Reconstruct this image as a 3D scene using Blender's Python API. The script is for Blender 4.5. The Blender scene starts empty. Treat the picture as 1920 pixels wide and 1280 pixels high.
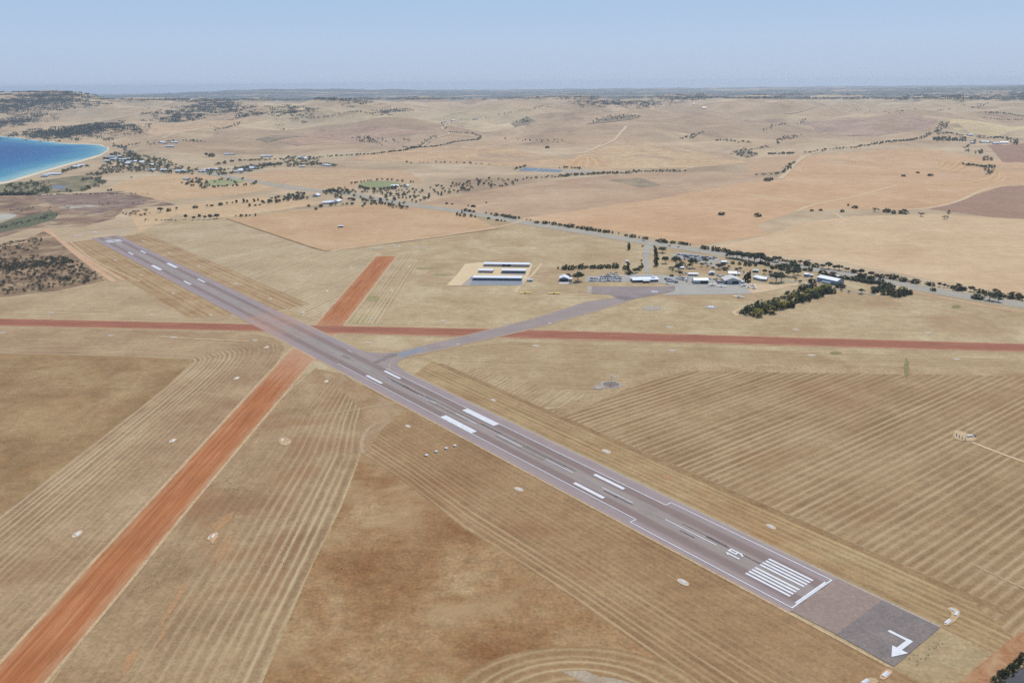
import bpy, bmesh, math, random
import numpy as np
from mathutils import Vector, Matrix
from mathutils.geometry import tessellate_polygon
random.seed(7); rng = np.random.default_rng(7)
SC = bpy.context.scene; COL = SC.collection

# ------------------------------------------------------------------ camera
F, PIT, ROLL, HC = 1524.79, 0.308, -0.0097, 277.56        # focal length in photo pixels, pitch, roll, height in metres
cam = bpy.data.cameras.new('camera'); camo = bpy.data.objects.new('camera', cam); COL.objects.link(camo)
cam.sensor_width = 36; cam.lens = F / 1920 * 36; cam.clip_start = 1; cam.clip_end = 80000
_R = Vector((1, 0, 0)); _U = Vector((0, math.sin(PIT), math.cos(PIT))); _Fw = Vector((0, math.cos(PIT), -math.sin(PIT)))
_c, _s = math.cos(ROLL), math.sin(ROLL)
_r = _R * _c + _U * _s; _u = _U * _c - _R * _s
camo.matrix_world = Matrix(((_r.x, _u.x, -_Fw.x, 0), (_r.y, _u.y, -_Fw.y, 0), (_r.z, _u.z, -_Fw.z, HC), (0, 0, 0, 1)))
SC.camera = camo
# ------------------------------------------------------------------ light
SUN_EL, SUN_AZ = math.radians(56), math.radians(24)
w = bpy.data.worlds.new('World'); SC.world = w; w.use_nodes = True
nt = w.node_tree; nt.nodes.clear()
sky = nt.nodes.new('ShaderNodeTexSky'); sky.sky_type = 'NISHITA'; sky.sun_disc = False
sky.sun_elevation = SUN_EL; sky.sun_rotation = SUN_AZ; sky.altitude = 300
sky.air_density = 1.0; sky.dust_density = 0.6; sky.ozone_density = 2.0
bg = nt.nodes.new('ShaderNodeBackground'); bg.inputs[1].default_value = 0.10
wo = nt.nodes.new('ShaderNodeOutputWorld'); 
tcw = nt.nodes.new('ShaderNodeTexCoord'); sxw = nt.nodes.new('ShaderNodeSeparateXYZ'); rpw = nt.nodes.new('ShaderNodeValToRGB'); mxw = nt.nodes.new('ShaderNodeMix'); mxw.data_type = 'RGBA'
nt.links.new(tcw.outputs['Generated'], sxw.inputs[0]); nt.links.new(sxw.outputs[2], rpw.inputs[0])
scw = nt.nodes.new('ShaderNodeVectorMath'); scw.operation = 'SCALE'; scw.inputs[3].default_value = 10.0
for p_, c_ in ((0.0, (.44, .545, .72, 1)), (.012, (.445, .56, .745, 1)), (.045, (.45, .58, .78, 1)), (.11, (.375, .54, .785, 1)), (.5, (.16, .30, .58, 1))):
    e_ = rpw.color_ramp.elements.new(p_); e_.color = c_
rpw.color_ramp.elements.remove(rpw.color_ramp.elements[-1]); rpw.color_ramp.elements.remove(rpw.color_ramp.elements[0])
nt.links.new(rpw.outputs[0], scw.inputs[0]); mxw.inputs[0].default_value = .93      # clear summer air tinted bluer than the bare sky model
nt.links.new(sky.outputs[0], mxw.inputs[6]); nt.links.new(scw.outputs[0], mxw.inputs[7]); nt.links.new(mxw.outputs[2], bg.inputs[0]); nt.links.new(bg.outputs[0], wo.inputs[0])
sl = bpy.data.lights.new('sun', 'SUN'); sl.energy = 3.6; sl.angle = math.radians(0.53); sl.color = (1, .95, .88)
so = bpy.data.objects.new('sun', sl); COL.objects.link(so); so.location = (0, 0, 500)
_sd = Vector((math.sin(SUN_AZ) * math.cos(SUN_EL), math.cos(SUN_AZ) * math.cos(SUN_EL), math.sin(SUN_EL)))
so.rotation_euler = _sd.to_track_quat('Z', 'Y').to_euler()
SC.view_settings.view_transform = 'Standard'; SC.view_settings.look = 'None'
SC.view_settings.exposure = 0.0; SC.view_settings.gamma = 1
SC.render.engine = 'CYCLES'; SC.cycles.max_bounces = 4; SC.cycles.diffuse_bounces = 2; SC.cycles.volume_bounces = 0
SC.cycles.transparent_max_bounces = 4; SC.cycles.use_denoising = False

# ------------------------------------------------------------------ terrain heights
def sm(t):
    t = np.clip(t, 0, 1); return t * t * (3 - 2 * t)
def az_of(px): return math.atan((px - 960) / F / math.cos(PIT) * 0.97)
BUMPS = [  # picture column, distance, height, lateral sigma, depth sigma
    (60, 9000, 62, 1700, 1100), (-200, 9000, 95, 1900, 1200), (250, 9500, 40, 900, 800), (600, 21000, 95, 2600, 1500), (450, 21500, 55, 2200, 1500),
    (800, 22500, 50, 2500, 1500), (1950, 16000, 95, 2200, 1500), (1700, 19000, 45, 2500, 1500),
    (640, 7200, 42, 520, 600), (530, 7000, 14, 600, 500), (1120, 7600, 30, 800, 600), (900, 6600, 22, 420, 450), (980, 5600, 24, 300, 350),
    (1170, 4700, 26, 420, 520), (1450, 6400, 22, 700, 500), (760, 5400, 16, 500, 400), (430, 5600, 20, 600, 450), (1300, 8400, 14, 900, 600)]
def Hf(x, y):
    x = np.asarray(x, float); y = np.asarray(y, float)
    d = np.hypot(x, y); az = np.arctan2(x, y)
    lf = sm((-0.40 - az) / 0.12)
    st = 2500 + 2400 * lf
    S = sm((d - st) / 4600)
    h = 72 * S - 22 * sm((d - 9000) / 5000)
    h = h - 25 * sm((d - 12000) / 6000) * sm((-0.25 - az) / 0.2)
    u = 1.75 * (14 * np.sin(x / 260 + 1.6 * np.sin(y / 430)) + 13 * np.sin(y / 240 + 1.4 * np.sin(x / 330 + 2)) + 9 * np.sin((x + .8 * y) / 150 + np.sin(y / 210)) + 6 * np.sin((x - 1.4 * y) / 118 + np.sin(x / 160)))
    h = h + u * sm((d - st - 200) / 2600) * (1 - .7 * sm((d - 9500) / 4000))
    for px, dd, hh, sx, sy in BUMPS:
        a = az_of(px); cx, cy = dd * math.sin(a), dd * math.cos(a)
        lx = (x - cx) * math.cos(a) - (y - cy) * math.sin(a); ly = (x - cx) * math.sin(a) + (y - cy) * math.cos(a)
        h = h + hh * np.exp(-(lx / sx) ** 2 - (ly / sy) ** 2)
    return h
def axis(lo, hi, base, cap, g):
    a = [0.0]
    while a[-1] < hi: a.append(a[-1] + min(cap, base + g * max(0, a[-1] - 2000)))
    b = [0.0]
    while b[-1] > lo: b.append(b[-1] - min(cap, base + g * max(0, -b[-1] - 2000)))
    return np.array(b[::-1][:-1] + a)
GX = axis(-24000, 24000, 70, 200, .012); GY = axis(-2500, 28500, 60, 160, .012)
GZ = Hf(*np.meshgrid(GX, GY))
def Hg(x, y):
    x = np.clip(np.asarray(x, float), GX[0], GX[-1] - 1e-3); y = np.clip(np.asarray(y, float), GY[0], GY[-1] - 1e-3)
    i = np.searchsorted(GX, x, 'right') - 1; j = np.searchsorted(GY, y, 'right') - 1
    i = np.clip(i, 0, len(GX) - 2); j = np.clip(j, 0, len(GY) - 2)
    tx = (x - GX[i]) / (GX[i + 1] - GX[i]); ty = (y - GY[j]) / (GY[j + 1] - GY[j])
    a, b, c, d = GZ[j, i], GZ[j, i + 1], GZ[j + 1, i], GZ[j + 1, i + 1]
    return np.where(tx >= ty, a + (b - a) * tx + (d - b) * ty, a + (d - c) * tx + (c - a) * ty)   # the two triangles of the cell
def G(px, py):
    """where the ground stands that the photo shows at this pixel (photo pixels, 1920 wide)"""
    a = (px - 960) / F; b = (py - 640) / F
    u = a * _c + b * _s; v = -a * _s + b * _c
    dx, dy, dz = u, math.cos(PIT) - v * math.sin(PIT), -math.sin(PIT) - v * math.cos(PIT)
    if dz > -0.006: dz = -0.006
    k0 = HC / -dz
    if math.hypot(dx, dy) * k0 < 2300: return (k0 * dx, k0 * dy)
    ks = np.linspace(2200, min(28000, k0 * 1.01), 700)
    gap = HC + ks * dz - Hg(ks * dx, ks * dy)
    hit = np.nonzero(gap < 0)[0]
    k = k0 if len(hit) == 0 else ks[hit[0]]
    if len(hit) and hit[0] > 0:
        g0, g1 = gap[hit[0] - 1], gap[hit[0]]; k = ks[hit[0] - 1] + (ks[hit[0]] - ks[hit[0] - 1]) * g0 / (g0 - g1)
    return (float(k * dx), float(k * dy))
def gs(*pts): return [G(*p) for p in pts]
REG = {'A1': (800, 440, 4), 'A2': (1030, 440, 8.348), 'A3': (1230, 450, 8), 'A4': (1360, 450, 6.857), 'A5': (1600, 480, 6), 'A6': (820, 370, 4),
       'A7': (830, 470, 8), 'B1': (0, 150, 4), 'B2': (440, 150, 4), 'B3': (880, 150, 3.692), 'B4': (1400, 150, 3.692), 'B5': (0, 380, 3), 'B6': (480, 540, 3.692),
       'C4': (1400, 600, 3.556), 'C1': (0, 640, 2), 'C5': (560, 380, 5.333), 'O': (0, 0, 1)}
def P(r, x, y): o = REG[r]; return (o[0] + x / o[2], o[1] + y / o[2])
def GP(r, *pts): return [G(*P(r, x, y)) for x, y in pts]
YAW, OX, OY = -0.6844, 82.39, 501.28
RD = (math.sin(YAW), math.cos(YAW)); RN = (RD[1], -RD[0])
def ST(s, t): return (OX + s * RD[0] + t * RN[0], OY + s * RD[1] + t * RN[1])   # along / across the runway

# ------------------------------------------------------------------ materials
KEXP = 1.22
def lin(c): c /= 255.0; return c / 12.92 if c <= .04045 else ((c + .055) / 1.055) ** 2.4
def C(r, g, b, k=1.0): return (min(.85, lin(r) / KEXP * k), min(.85, lin(g) / KEXP * k * .985), min(.85, lin(b) / KEXP * k * .885), 1)   # what the photo shows, less its bluish daylight
class NB:
    def __init__(s, name):
        s.m = bpy.data.materials.new(name); s.m.use_nodes = True; s.t = s.m.node_tree; s.t.nodes.clear()
        s.out = s.n('ShaderNodeOutputMaterial'); s.bs = s.n('ShaderNodeBsdfPrincipled'); s.l(s.bs.outputs[0], s.out.inputs[0])
        s.bs.inputs['Roughness'].default_value = .9; s.bs.inputs['Specular IOR Level'].default_value = .15
    def n(s, k): return s.t.nodes.new(k)
    def l(s, a, b): s.t.links.new(a, b)
    def math(s, op, a, b=None, c=None):
        n = s.n('ShaderNodeMath'); n.operation = op
        for i, v in enumerate((a, b, c)):
            if v is None: continue
            if isinstance(v, (int, float)): n.inputs[i].default_value = v
            else: s.l(v, n.inputs[i])
        return n.outputs[0]
    def coord(s, kind='Object'): return s.n('ShaderNodeTexCoord').outputs[kind]
    def mapv(s, v, sc=(1, 1, 1), rot=0, loc=(0, 0, 0)):
        n = s.n('ShaderNodeMapping'); n.inputs['Scale'].default_value = sc; n.inputs['Rotation'].default_value = (0, 0, rot); n.inputs['Location'].default_value = loc
        s.l(v, n.inputs[0]); return n.outputs[0]
    def noise(s, v, scale, det=4, rough=.55, dist=0):
        n = s.n('ShaderNodeTexNoise'); n.inputs['Scale'].default_value = scale; n.inputs['Detail'].default_value = det
        n.inputs['Roughness'].default_value = rough; n.inputs['Distortion'].default_value = dist; s.l(v, n.inputs['Vector']); return n.outputs['Fac']
    def ramp(s, f, stops):
        n = s.n('ShaderNodeValToRGB'); e = n.color_ramp.elements
        while len(e) < len(stops): e.new(.5)
        for k, (p, c) in enumerate(stops): e[k].position = p; e[k].color = c if len(c) == 4 else (*c, 1)
        s.l(f, n.inputs[0]); return n.outputs[0]
    def grey(s, f, lo, hi, a=0, b=1): return s.n_map(f, lo, hi, a, b)
    def n_map(s, f, lo, hi, a=0, b=1):
        n = s.n('ShaderNodeMapRange'); n.inputs[1].default_value = lo; n.inputs[2].default_value = hi; n.inputs[3].default_value = a; n.inputs[4].default_value = b
        s.l(f, n.inputs[0]); return n.outputs[0]
    def mix(s, f, a, b, mode='MIX'):
        n = s.n('ShaderNodeMix'); n.data_type = 'RGBA'; n.blend_type = mode
        for sock, v in ((n.inputs[0], f), (n.inputs[6], a), (n.inputs[7], b)):
            if isinstance(v, (int, float)): sock.default_value = v
            elif isinstance(v, tuple): sock.default_value = v
            else: s.l(v, sock)
        return n.outputs[2]
    def gain(s, col, f):           # multiply a colour by a scalar
        n = s.n('ShaderNodeVectorMath'); n.operation = 'SCALE'; s.l(col, n.inputs[0]); s.l(f, n.inputs[3]); return n.outputs[0]
    def done(s, col, rough=None):
        s.l(col, s.bs.inputs['Base Color'])
        if rough is not None: s.bs.inputs['Roughness'].default_value = rough
        return s.m
def m_field(name, cols, L=120, streak=None, grain=1.0, contrast=1.0, stripes=None, tint=None):
    """dry-grass or soil. cols: 2-3 colours; L: size of the patches in metres; streak=(angle) for long faint lines;
       stripes = (period, colour, amount, warp, shade) along the sheet's own u direction"""
    b = NB(name); o = b.coord('Object')
    n1 = b.noise(o, 1 / L, 7, .62, .4)
    k = .20 / contrast
    st = [(.5 - k, cols[0]), (.5 + k, cols[-1])] if len(cols) == 2 else [(.5 - k, cols[0]), (.5, cols[1]), (.5 + k, cols[2])]
    col = b.ramp(n1, st)
    n2 = b.noise(o, 1 / (L * .13), 5, .65)
    col = b.gain(col, b.n_map(n2, .25, .75, 1 - .18 * grain, 1 + .18 * grain))
    n3 = b.noise(o, 1 / 2.2, 3, .7)
    col = b.gain(col, b.n_map(n3, .25, .75, 1 - .24 * grain, 1 + .24 * grain))
    if tint:                                             # a second soil showing through in blotches
        n4 = b.noise(b.mapv(o, loc=(913, 377, 0)), 1 / (L * 1.4), 6, .6, .6)
        col = b.mix(b.n_map(n4, .52, .68, 0, tint[1]), col, tint[0])
    if streak is not None:
        v = b.mapv(b.mapv(o, rot=-streak), sc=(.004, .16, 1)); ns = b.noise(v, 1, 4, .7)
        col = b.gain(col, b.n_map(ns, .25, .75, .88, 1.12))
    if stripes:
        per, pc, amt, warp, shade = stripes[:5]
        uv = b.n('ShaderNodeUVMap').outputs[0]
        sp = b.n('ShaderNodeSeparateXYZ'); b.l(uv, sp.inputs[0]); U, V = sp.outputs[0], sp.outputs[1]
        wv = b.noise(b.mapv(uv, sc=(.006, .05, 1)), 1, 2, .5)
        v2 = b.math('ADD', V, b.math('MULTIPLY', b.math('SUBTRACT', wv, .5), warp))
        q = b.math('DIVIDE', v2, per); fr = b.math('FRACT', q); row = b.math('FLOOR', q)
        wn = b.n('ShaderNodeTexWhiteNoise'); wn.noise_dimensions = '1D'; b.l(row, wn.inputs['W']); rnd = wn.outputs['Value']
        off = b.math('MULTIPLY', b.math('SUBTRACT', rnd, .5), .3)
        tri = b.math('ABSOLUTE', b.math('SUBTRACT', b.math('ADD', fr, off), .5))
        edge = b.noise(b.mapv(uv, sc=(.10, .6, 1)), 1, 4, .75)            # ragged swath edges
        tri = b.math('ADD', tri, b.math('MULTIPLY', b.math('SUBTRACT', edge, .5), .34))
        fade = b.math('MULTIPLY', b.n_map(b.noise(b.mapv(uv, sc=(.005, .04, 1)), 1, 4, .65), .34, .62, .2, 1), b.n_map(rnd, 0, 1, .6, 1))
        if len(stripes) > 5:                                              # strong lines only on one side of the block
            lo, hi, f0, f1 = stripes[5]; fade = b.math('MULTIPLY', fade, b.n_map(V, lo, hi, f0, f1))
        line = b.math('MULTIPLY', b.n_map(tri, .04, .24, 1, 0), fade)
        gapm = b.math('MULTIPLY', b.n_map(tri, .26, .44, 0, 1), fade)
        st2 = b.noise(b.mapv(uv, sc=(.008, .30, 1)), 1, 4, .8)
        col = b.gain(col, b.n_map(st2, .25, .75, .87, 1.13))
        st3 = b.noise(b.mapv(uv, sc=(.015, 1.1, 1)), 1, 3, .7)
        col = b.gain(col, b.n_map(st3, .25, .75, .93, 1.07))
        col = b.mix(b.math('MULTIPLY', gapm, shade), col, C(112, 84, 58))
        col = b.mix(b.math('MULTIPLY', line, amt), col, pc)
    return b.done(col, .95)
def m_plain(name, c, rough=.6, spec=.3, metal=0, var=.1, scale=.5):
    b = NB(name); n = b.noise(b.coord('Object'), scale, 4, .6)
    col = b.mix(1.0, c, b.ramp(n, [(.3, (1 - var,) * 3), (.7, (1 + 0 * var,) * 3)]), 'MULTIPLY')
    b.bs.inputs['Specular IOR Level'].default_value = spec; b.bs.inputs['Metallic'].default_value = metal
    return b.done(col, rough)
def m_foliage(name, dark, light, top=None):
    b = NB(name); o = b.coord('Object')
    oi = b.n('ShaderNodeObjectInfo').outputs['Random']
    n = b.noise(o, 3.2, 3, .7)
    col = b.ramp(n, [(.34, dark), (.66, light)])
    if top:
        z = b.n('ShaderNodeSeparateXYZ'); b.l(o, z.inputs[0])
        f = b.math('MULTIPLY', b.n_map(z.outputs[2], .35, .7, 0, 1), b.n_map(b.noise(o, 4, 2), .34, .52, 0, 1))
        col = b.mix(f, col, top)
    col = b.gain(col, b.n_map(oi, 0, 1, 1.15, 2.0))
    b.l(col, b.bs.inputs['Base Color']); b.bs.inputs['Roughness'].default_value = .75
    tr = b.n('ShaderNodeBsdfTranslucent'); b.l(col, tr.inputs[0]); mx = b.n('ShaderNodeMixShader'); mx.inputs[0].default_value = .4
    b.l(b.bs.outputs[0], mx.inputs[1]); b.l(tr.outputs[0], mx.inputs[2]); b.l(mx.outputs[0], b.out.inputs[0])
    return b.m

# ------------------------------------------------------------------ mesh helpers
def link(name, me, mats=(), parent=None, kind=None):
    o = bpy.data.objects.new(name, me); COL.objects.link(o)
    for m in mats: me.materials.append(m)
    if parent is not None: o.parent = parent
    if kind: o['kind'] = kind
    return o
def mesh(name, V, Fc, uv=None):
    me = bpy.data.meshes.new(name); me.from_pydata([tuple(map(float, v)) for v in V], [], Fc)
    if uv is not None:
        L = me.uv_layers.new(name='UVMap'); li = np.zeros(len(me.loops), dtype=np.int32); me.loops.foreach_get('vertex_index', li)
        L.data.foreach_set('uv', np.asarray(uv, dtype=np.float32)[li].ravel())
    me.update(); return me
def resample(pts, n):
    p = np.array(pts, float); d = np.r_[0, np.cumsum(np.hypot(*np.diff(p, axis=0).T))]
    t = np.linspace(0, d[-1], n); return np.c_[np.interp(t, d, p[:, 0]), np.interp(t, d, p[:, 1])]
def chaikin(pts, k=2, closed=False):
    p = [np.array(q, float) for q in pts]
    for _ in range(k):
        q = [] if closed else [p[0]]
        for i in range(len(p) if closed else len(p) - 1):
            a, b = p[i], p[(i + 1) % len(p)]; q += [a * .75 + b * .25, a * .25 + b * .75]
        if not closed: q.append(p[-1])
        p = q
    return [tuple(a) for a in p]
NSHEET = [0, 0]
def zlev(z):                                     # every sheet gets a level of its own, a few millimetres above the one before
    k = 0 if z < .1 else 1; NSHEET[k] += 1
    return z * .1 + .0026 * NSHEET[0] if k == 0 else .14 + z * .35 + .0008 * NSHEET[1]
def zoff(x, y, z): return Hg(x, y) + z * (1 + 7 * sm((np.hypot(x, y) - 2400) / 2600))
def swath(name, A, B, mat, z, seg=10, m=8, smooth=0, kind='structure', parent=None):
    """sheet between two ground lines given with matching key points; UV = metres along / across"""
    if smooth: A, B = chaikin(A, smooth), chaikin(B, smooth)
    z = zlev(z); rows = []
    for i in range(len(A) - 1):
        for k in range(seg): rows.append((np.array(A[i]) + (np.array(A[i + 1]) - np.array(A[i])) * k / seg, np.array(B[i]) + (np.array(B[i + 1]) - np.array(B[i])) * k / seg))
    rows.append((np.array(A[-1]), np.array(B[-1])))
    a = np.array([r[0] for r in rows]); b = np.array([r[1] for r in rows])
    mid = (a + b) / 2; u = np.r_[0, np.cumsum(np.hypot(*np.diff(mid, axis=0).T))]
    wd = np.mean(np.hypot(*(a - b).T))
    V = []; UV = []; Fc = []
    for i in range(len(rows)):
        for k in range(m + 1):
            p = a[i] + (b[i] - a[i]) * k / m; V.append((p[0], p[1], 0)); UV.append((u[i], wd * k / m))
    V = np.array(V); V[:, 2] = zoff(V[:, 0], V[:, 1], z)
    for i in range(len(rows) - 1):
        for k in range(m): q = i * (m + 1) + k; Fc.append((q, q + 1, q + m + 2, q + m + 1))
    me = mesh(name, V, Fc, UV)
    if me.polygons[0].normal.z < 0: me.flip_normals()
    return link(name, me, [mat], parent, kind)
def poly(name, pts, mat, z, ang=0, kind='structure', smooth=0, parent=None, ragged=0):
    """sheet filling an outline on the ground, cut along the ground's own grid so that it lies on it"""
    if smooth: pts = chaikin(pts, smooth, True)
    if ragged:
        q = []
        for i in range(len(pts)):
            a, b = np.array(pts[i]), np.array(pts[(i + 1) % len(pts)]); n = max(1, int(np.hypot(*(b - a)) / (ragged * 3)))
            for k in range(n): q.append(tuple(a + (b - a) * k / n + rng.normal(0, ragged * .3, 2) * math.sin(math.pi * k / n)))
        pts = q
    z = zlev(z); bm = bmesh.new(); f = bm.faces.new([bm.verts.new((x, y, 0)) for x, y in pts])
    f.normal_update()
    tri = tessellate_polygon([[Vector((x, y, 0)) for x, y in pts]]); bmesh.ops.delete(bm, geom=[f], context='FACES_ONLY'); bm.verts.ensure_lookup_table()
    vs = bm.verts[:]
    for t in tri:
        if len(set(t)) == 3:
            try: bm.faces.new([vs[i] for i in t])
            except ValueError: pass
    p = np.array(pts); far = np.hypot(p[:, 0], p[:, 1]).max() > 2200
    if far:
        for ax, arr in ((0, GX), (1, GY)):
            for c in arr[(arr > p[:, ax].min()) & (arr < p[:, ax].max())]:
                co = [0, 0, 0]; co[ax] = c; no = [0, 0, 0]; no[ax] = 1
                bmesh.ops.bisect_plane(bm, geom=bm.verts[:] + bm.edges[:] + bm.faces[:], plane_co=co, plane_no=no, dist=1e-4)
    bmesh.ops.recalc_face_normals(bm, faces=bm.faces)
    for v in bm.verts: v.co.z = float(zoff(v.co.x, v.co.y, z))
    if sum(f.normal.z * f.calc_area() for f in bm.faces) < 0: bmesh.ops.reverse_faces(bm, faces=bm.faces)
    ul = bm.loops.layers.uv.new('UVMap'); ca, sa = math.cos(ang), math.sin(ang)
    for f in bm.faces:
        for l in f.loops: x, y = l.vert.co.x, l.vert.co.y; l[ul].uv = (x * ca + y * sa, -x * sa + y * ca)
    me = bpy.data.meshes.new(name); bm.to_mesh(me); bm.free()
    return link(name, me, [mat], parent, kind)
def ribbon(name, line, width, mat, z, smooth=1, parent=None):
    """a road or track of constant width"""
    if smooth: line = chaikin(line, smooth)
    L = sum(math.dist(line[i], line[i + 1]) for i in range(len(line) - 1))
    p = resample(line, max(8, int(L / 35)))
    t = np.gradient(p, axis=0); t /= np.hypot(*t.T)[:, None]; n = np.c_[t[:, 1], -t[:, 0]]
    return swath(name, [tuple(q) for q in p - n * width / 2], [tuple(q) for q in p + n * width / 2], mat, z, seg=1, m=2, parent=parent)
class MB:
    """collects shapes into one mesh"""
    def __init__(s): s.v = []; s.f = []; s.mi = []
    def add(s, V, Fc, mi=0):
        o = len(s.v); s.v += [tuple(v) for v in V]; s.f += [tuple(i + o for i in f) for f in Fc]; s.mi += [mi] * len(Fc); return s
    def box(s, x0, x1, y0, y1, z0, z1, mi=0):
        return s.add([(x0, y0, z0), (x1, y0, z0), (x1, y1, z0), (x0, y1, z0), (x0, y0, z1), (x1, y0, z1), (x1, y1, z1), (x0, y1, z1)],
                     [(0, 3, 2, 1), (4, 5, 6, 7), (0, 1, 5, 4), (1, 2, 6, 5), (2, 3, 7, 6), (3, 0, 4, 7)], mi)
    def loft(s, rings, mi=0, cap=True):
        n = len(rings[0]); V = [p for r in rings for p in r]; Fc = []
        for i in range(len(rings) - 1):
            for k in range(n): a = i * n + k; b = i * n + (k + 1) % n; Fc.append((a, b, b + n, a + n))
        if cap: Fc.append(tuple(range(n))[::-1]); Fc.append(tuple(len(V) - n + k for k in range(n)))
        return s.add(V, Fc, mi)
    def tube(s, p0, p1, r0, r1, n=6, mi=0):
        p0, p1 = Vector(p0), Vector(p1); d = (p1 - p0).normalized(); x = d.orthogonal().normalized(); y = d.cross(x)
        R = [[tuple(p + (x * math.cos(2 * math.pi * k / n) + y * math.sin(2 * math.pi * k / n)) * r) for k in range(n)] for p, r in ((p0, r0), (p1, r1))]
        return s.loft(R, mi)
    def quad2(s, pts, z, mi=0): return s.add([(x, y, z) for x, y in pts], [tuple(range(len(pts)))], mi)
    def me(s, name): 
        m = mesh(name, s.v, s.f)
        if any(s.mi): m.polygons.foreach_set('material_index', s.mi)
        return m
    def build(s, name, mats, parent=None, kind=None, bevel=0):
        if not isinstance(mats, (list, tuple)): mats = [mats]
        o = link(name, s.me(name), mats, parent, kind)
        if bevel:
            md = o.modifiers.new('bevel', 'BEVEL'); md.width = bevel; md.segments = 1; md.limit_method = 'ANGLE'
        return o
def thing(name, label, cat, loc, rz=0, group=None):
    o = bpy.data.objects.new(name, None); COL.objects.link(o); o.location = loc; o.rotation_euler = (0, 0, rz); o.empty_display_size = 1
    o['label'] = label; o['category'] = cat
    if group: o['group'] = group
    return o
def copy_tree(o, parent=None):
    c = o.copy(); COL.objects.link(c); c.parent = parent
    for ch in o.children: copy_tree(ch, c)
    return c
ORD = ['leftmost'] + [f'{n}{"th" if 10 <= n % 100 <= 20 else {1: "st", 2: "nd", 3: "rd"}.get(n % 10, "th")} from the left' for n in range(2, 400)]
def number_row(objs, keys, make):
    """label a row of look-alikes by their order from the left in the photograph"""
    od = sorted(range(len(objs)), key=lambda i: keys[i])
    for k, i in enumerate(od): objs[i]['label'] = make(ORD[k], i)
#==MATERIALS==
M = {}
PALE = C(206, 182, 146)
M['ground'] = None
def m_ground():
    b = NB('dry_ground'); o = b.coord('Object')
    n1 = b.noise(o, 1 / 420, 8, .6, .5)
    col = b.ramp(n1, [(.3, C(168, 141, 114)), (.45, C(190, 164, 133)), (.55, C(199, 174, 143)), (.7, C(214, 191, 160))])
    vo = b.n('ShaderNodeTexVoronoi'); vo.inputs['Scale'].default_value = 1 / 1500; b.l(b.mapv(o, rot=.5), vo.inputs['Vector'])
    vh = b.n('ShaderNodeSeparateXYZ'); b.l(vo.outputs['Color'], vh.inputs[0])
    far = b.n('ShaderNodeSeparateXYZ'); b.l(o, far.inputs[0])
    ff = b.n_map(far.outputs[1], 2600, 4000, 0, 1)
    tint = b.ramp(vh.outputs[0], [(0, C(176, 142, 116)), (.35, C(208, 176, 140)), (.7, C(220, 196, 158)), (1, C(196, 152, 116))])
    col = b.mix(b.math('MULTIPLY', ff, .5), col, tint)
    nf = b.noise(b.mapv(o, sc=(.55, 1.7, 1)), 1 / 2600, 6, .65, .6)             # scrubby woodland ground of the far plain
    wm = b.math('MULTIPLY', b.n_map(far.outputs[1], 8800, 11500, 0, 1), b.n_map(nf, .38, .47, 0, 1))
    col = b.mix(wm, col, C(92, 94, 80))
    ng = b.noise(b.mapv(o, sc=(1.2, .8, 1)), 1 / 700, 7, .68, 1.2)               # gully and rise tones; the colour also adds relief shading to the hills
    col = b.mix(b.math('MULTIPLY', ff, b.n_map(ng, .53, .68, 0, .75)), col, C(150, 124, 104))
    col = b.mix(b.math('MULTIPLY', ff, b.n_map(ng, .46, .32, 0, .6)), col, C(228, 202, 166))
    n2 = b.noise(o, 1 / 45, 6, .65); col = b.gain(col, b.n_map(n2, .25, .75, .87, 1.13))
    n5 = b.noise(b.mapv(o, sc=(.6, 1.6, 1), rot=.3), 1 / 260, 7, .7); col = b.gain(col, b.n_map(n5, .3, .7, .82, 1.14))
    n3 = b.noise(o, 1 / 2.5, 3, .7); col = b.gain(col, b.n_map(n3, .2, .8, .88, 1.12))
    return b.done(col, .95)
M['ground'] = m_ground()
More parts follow.
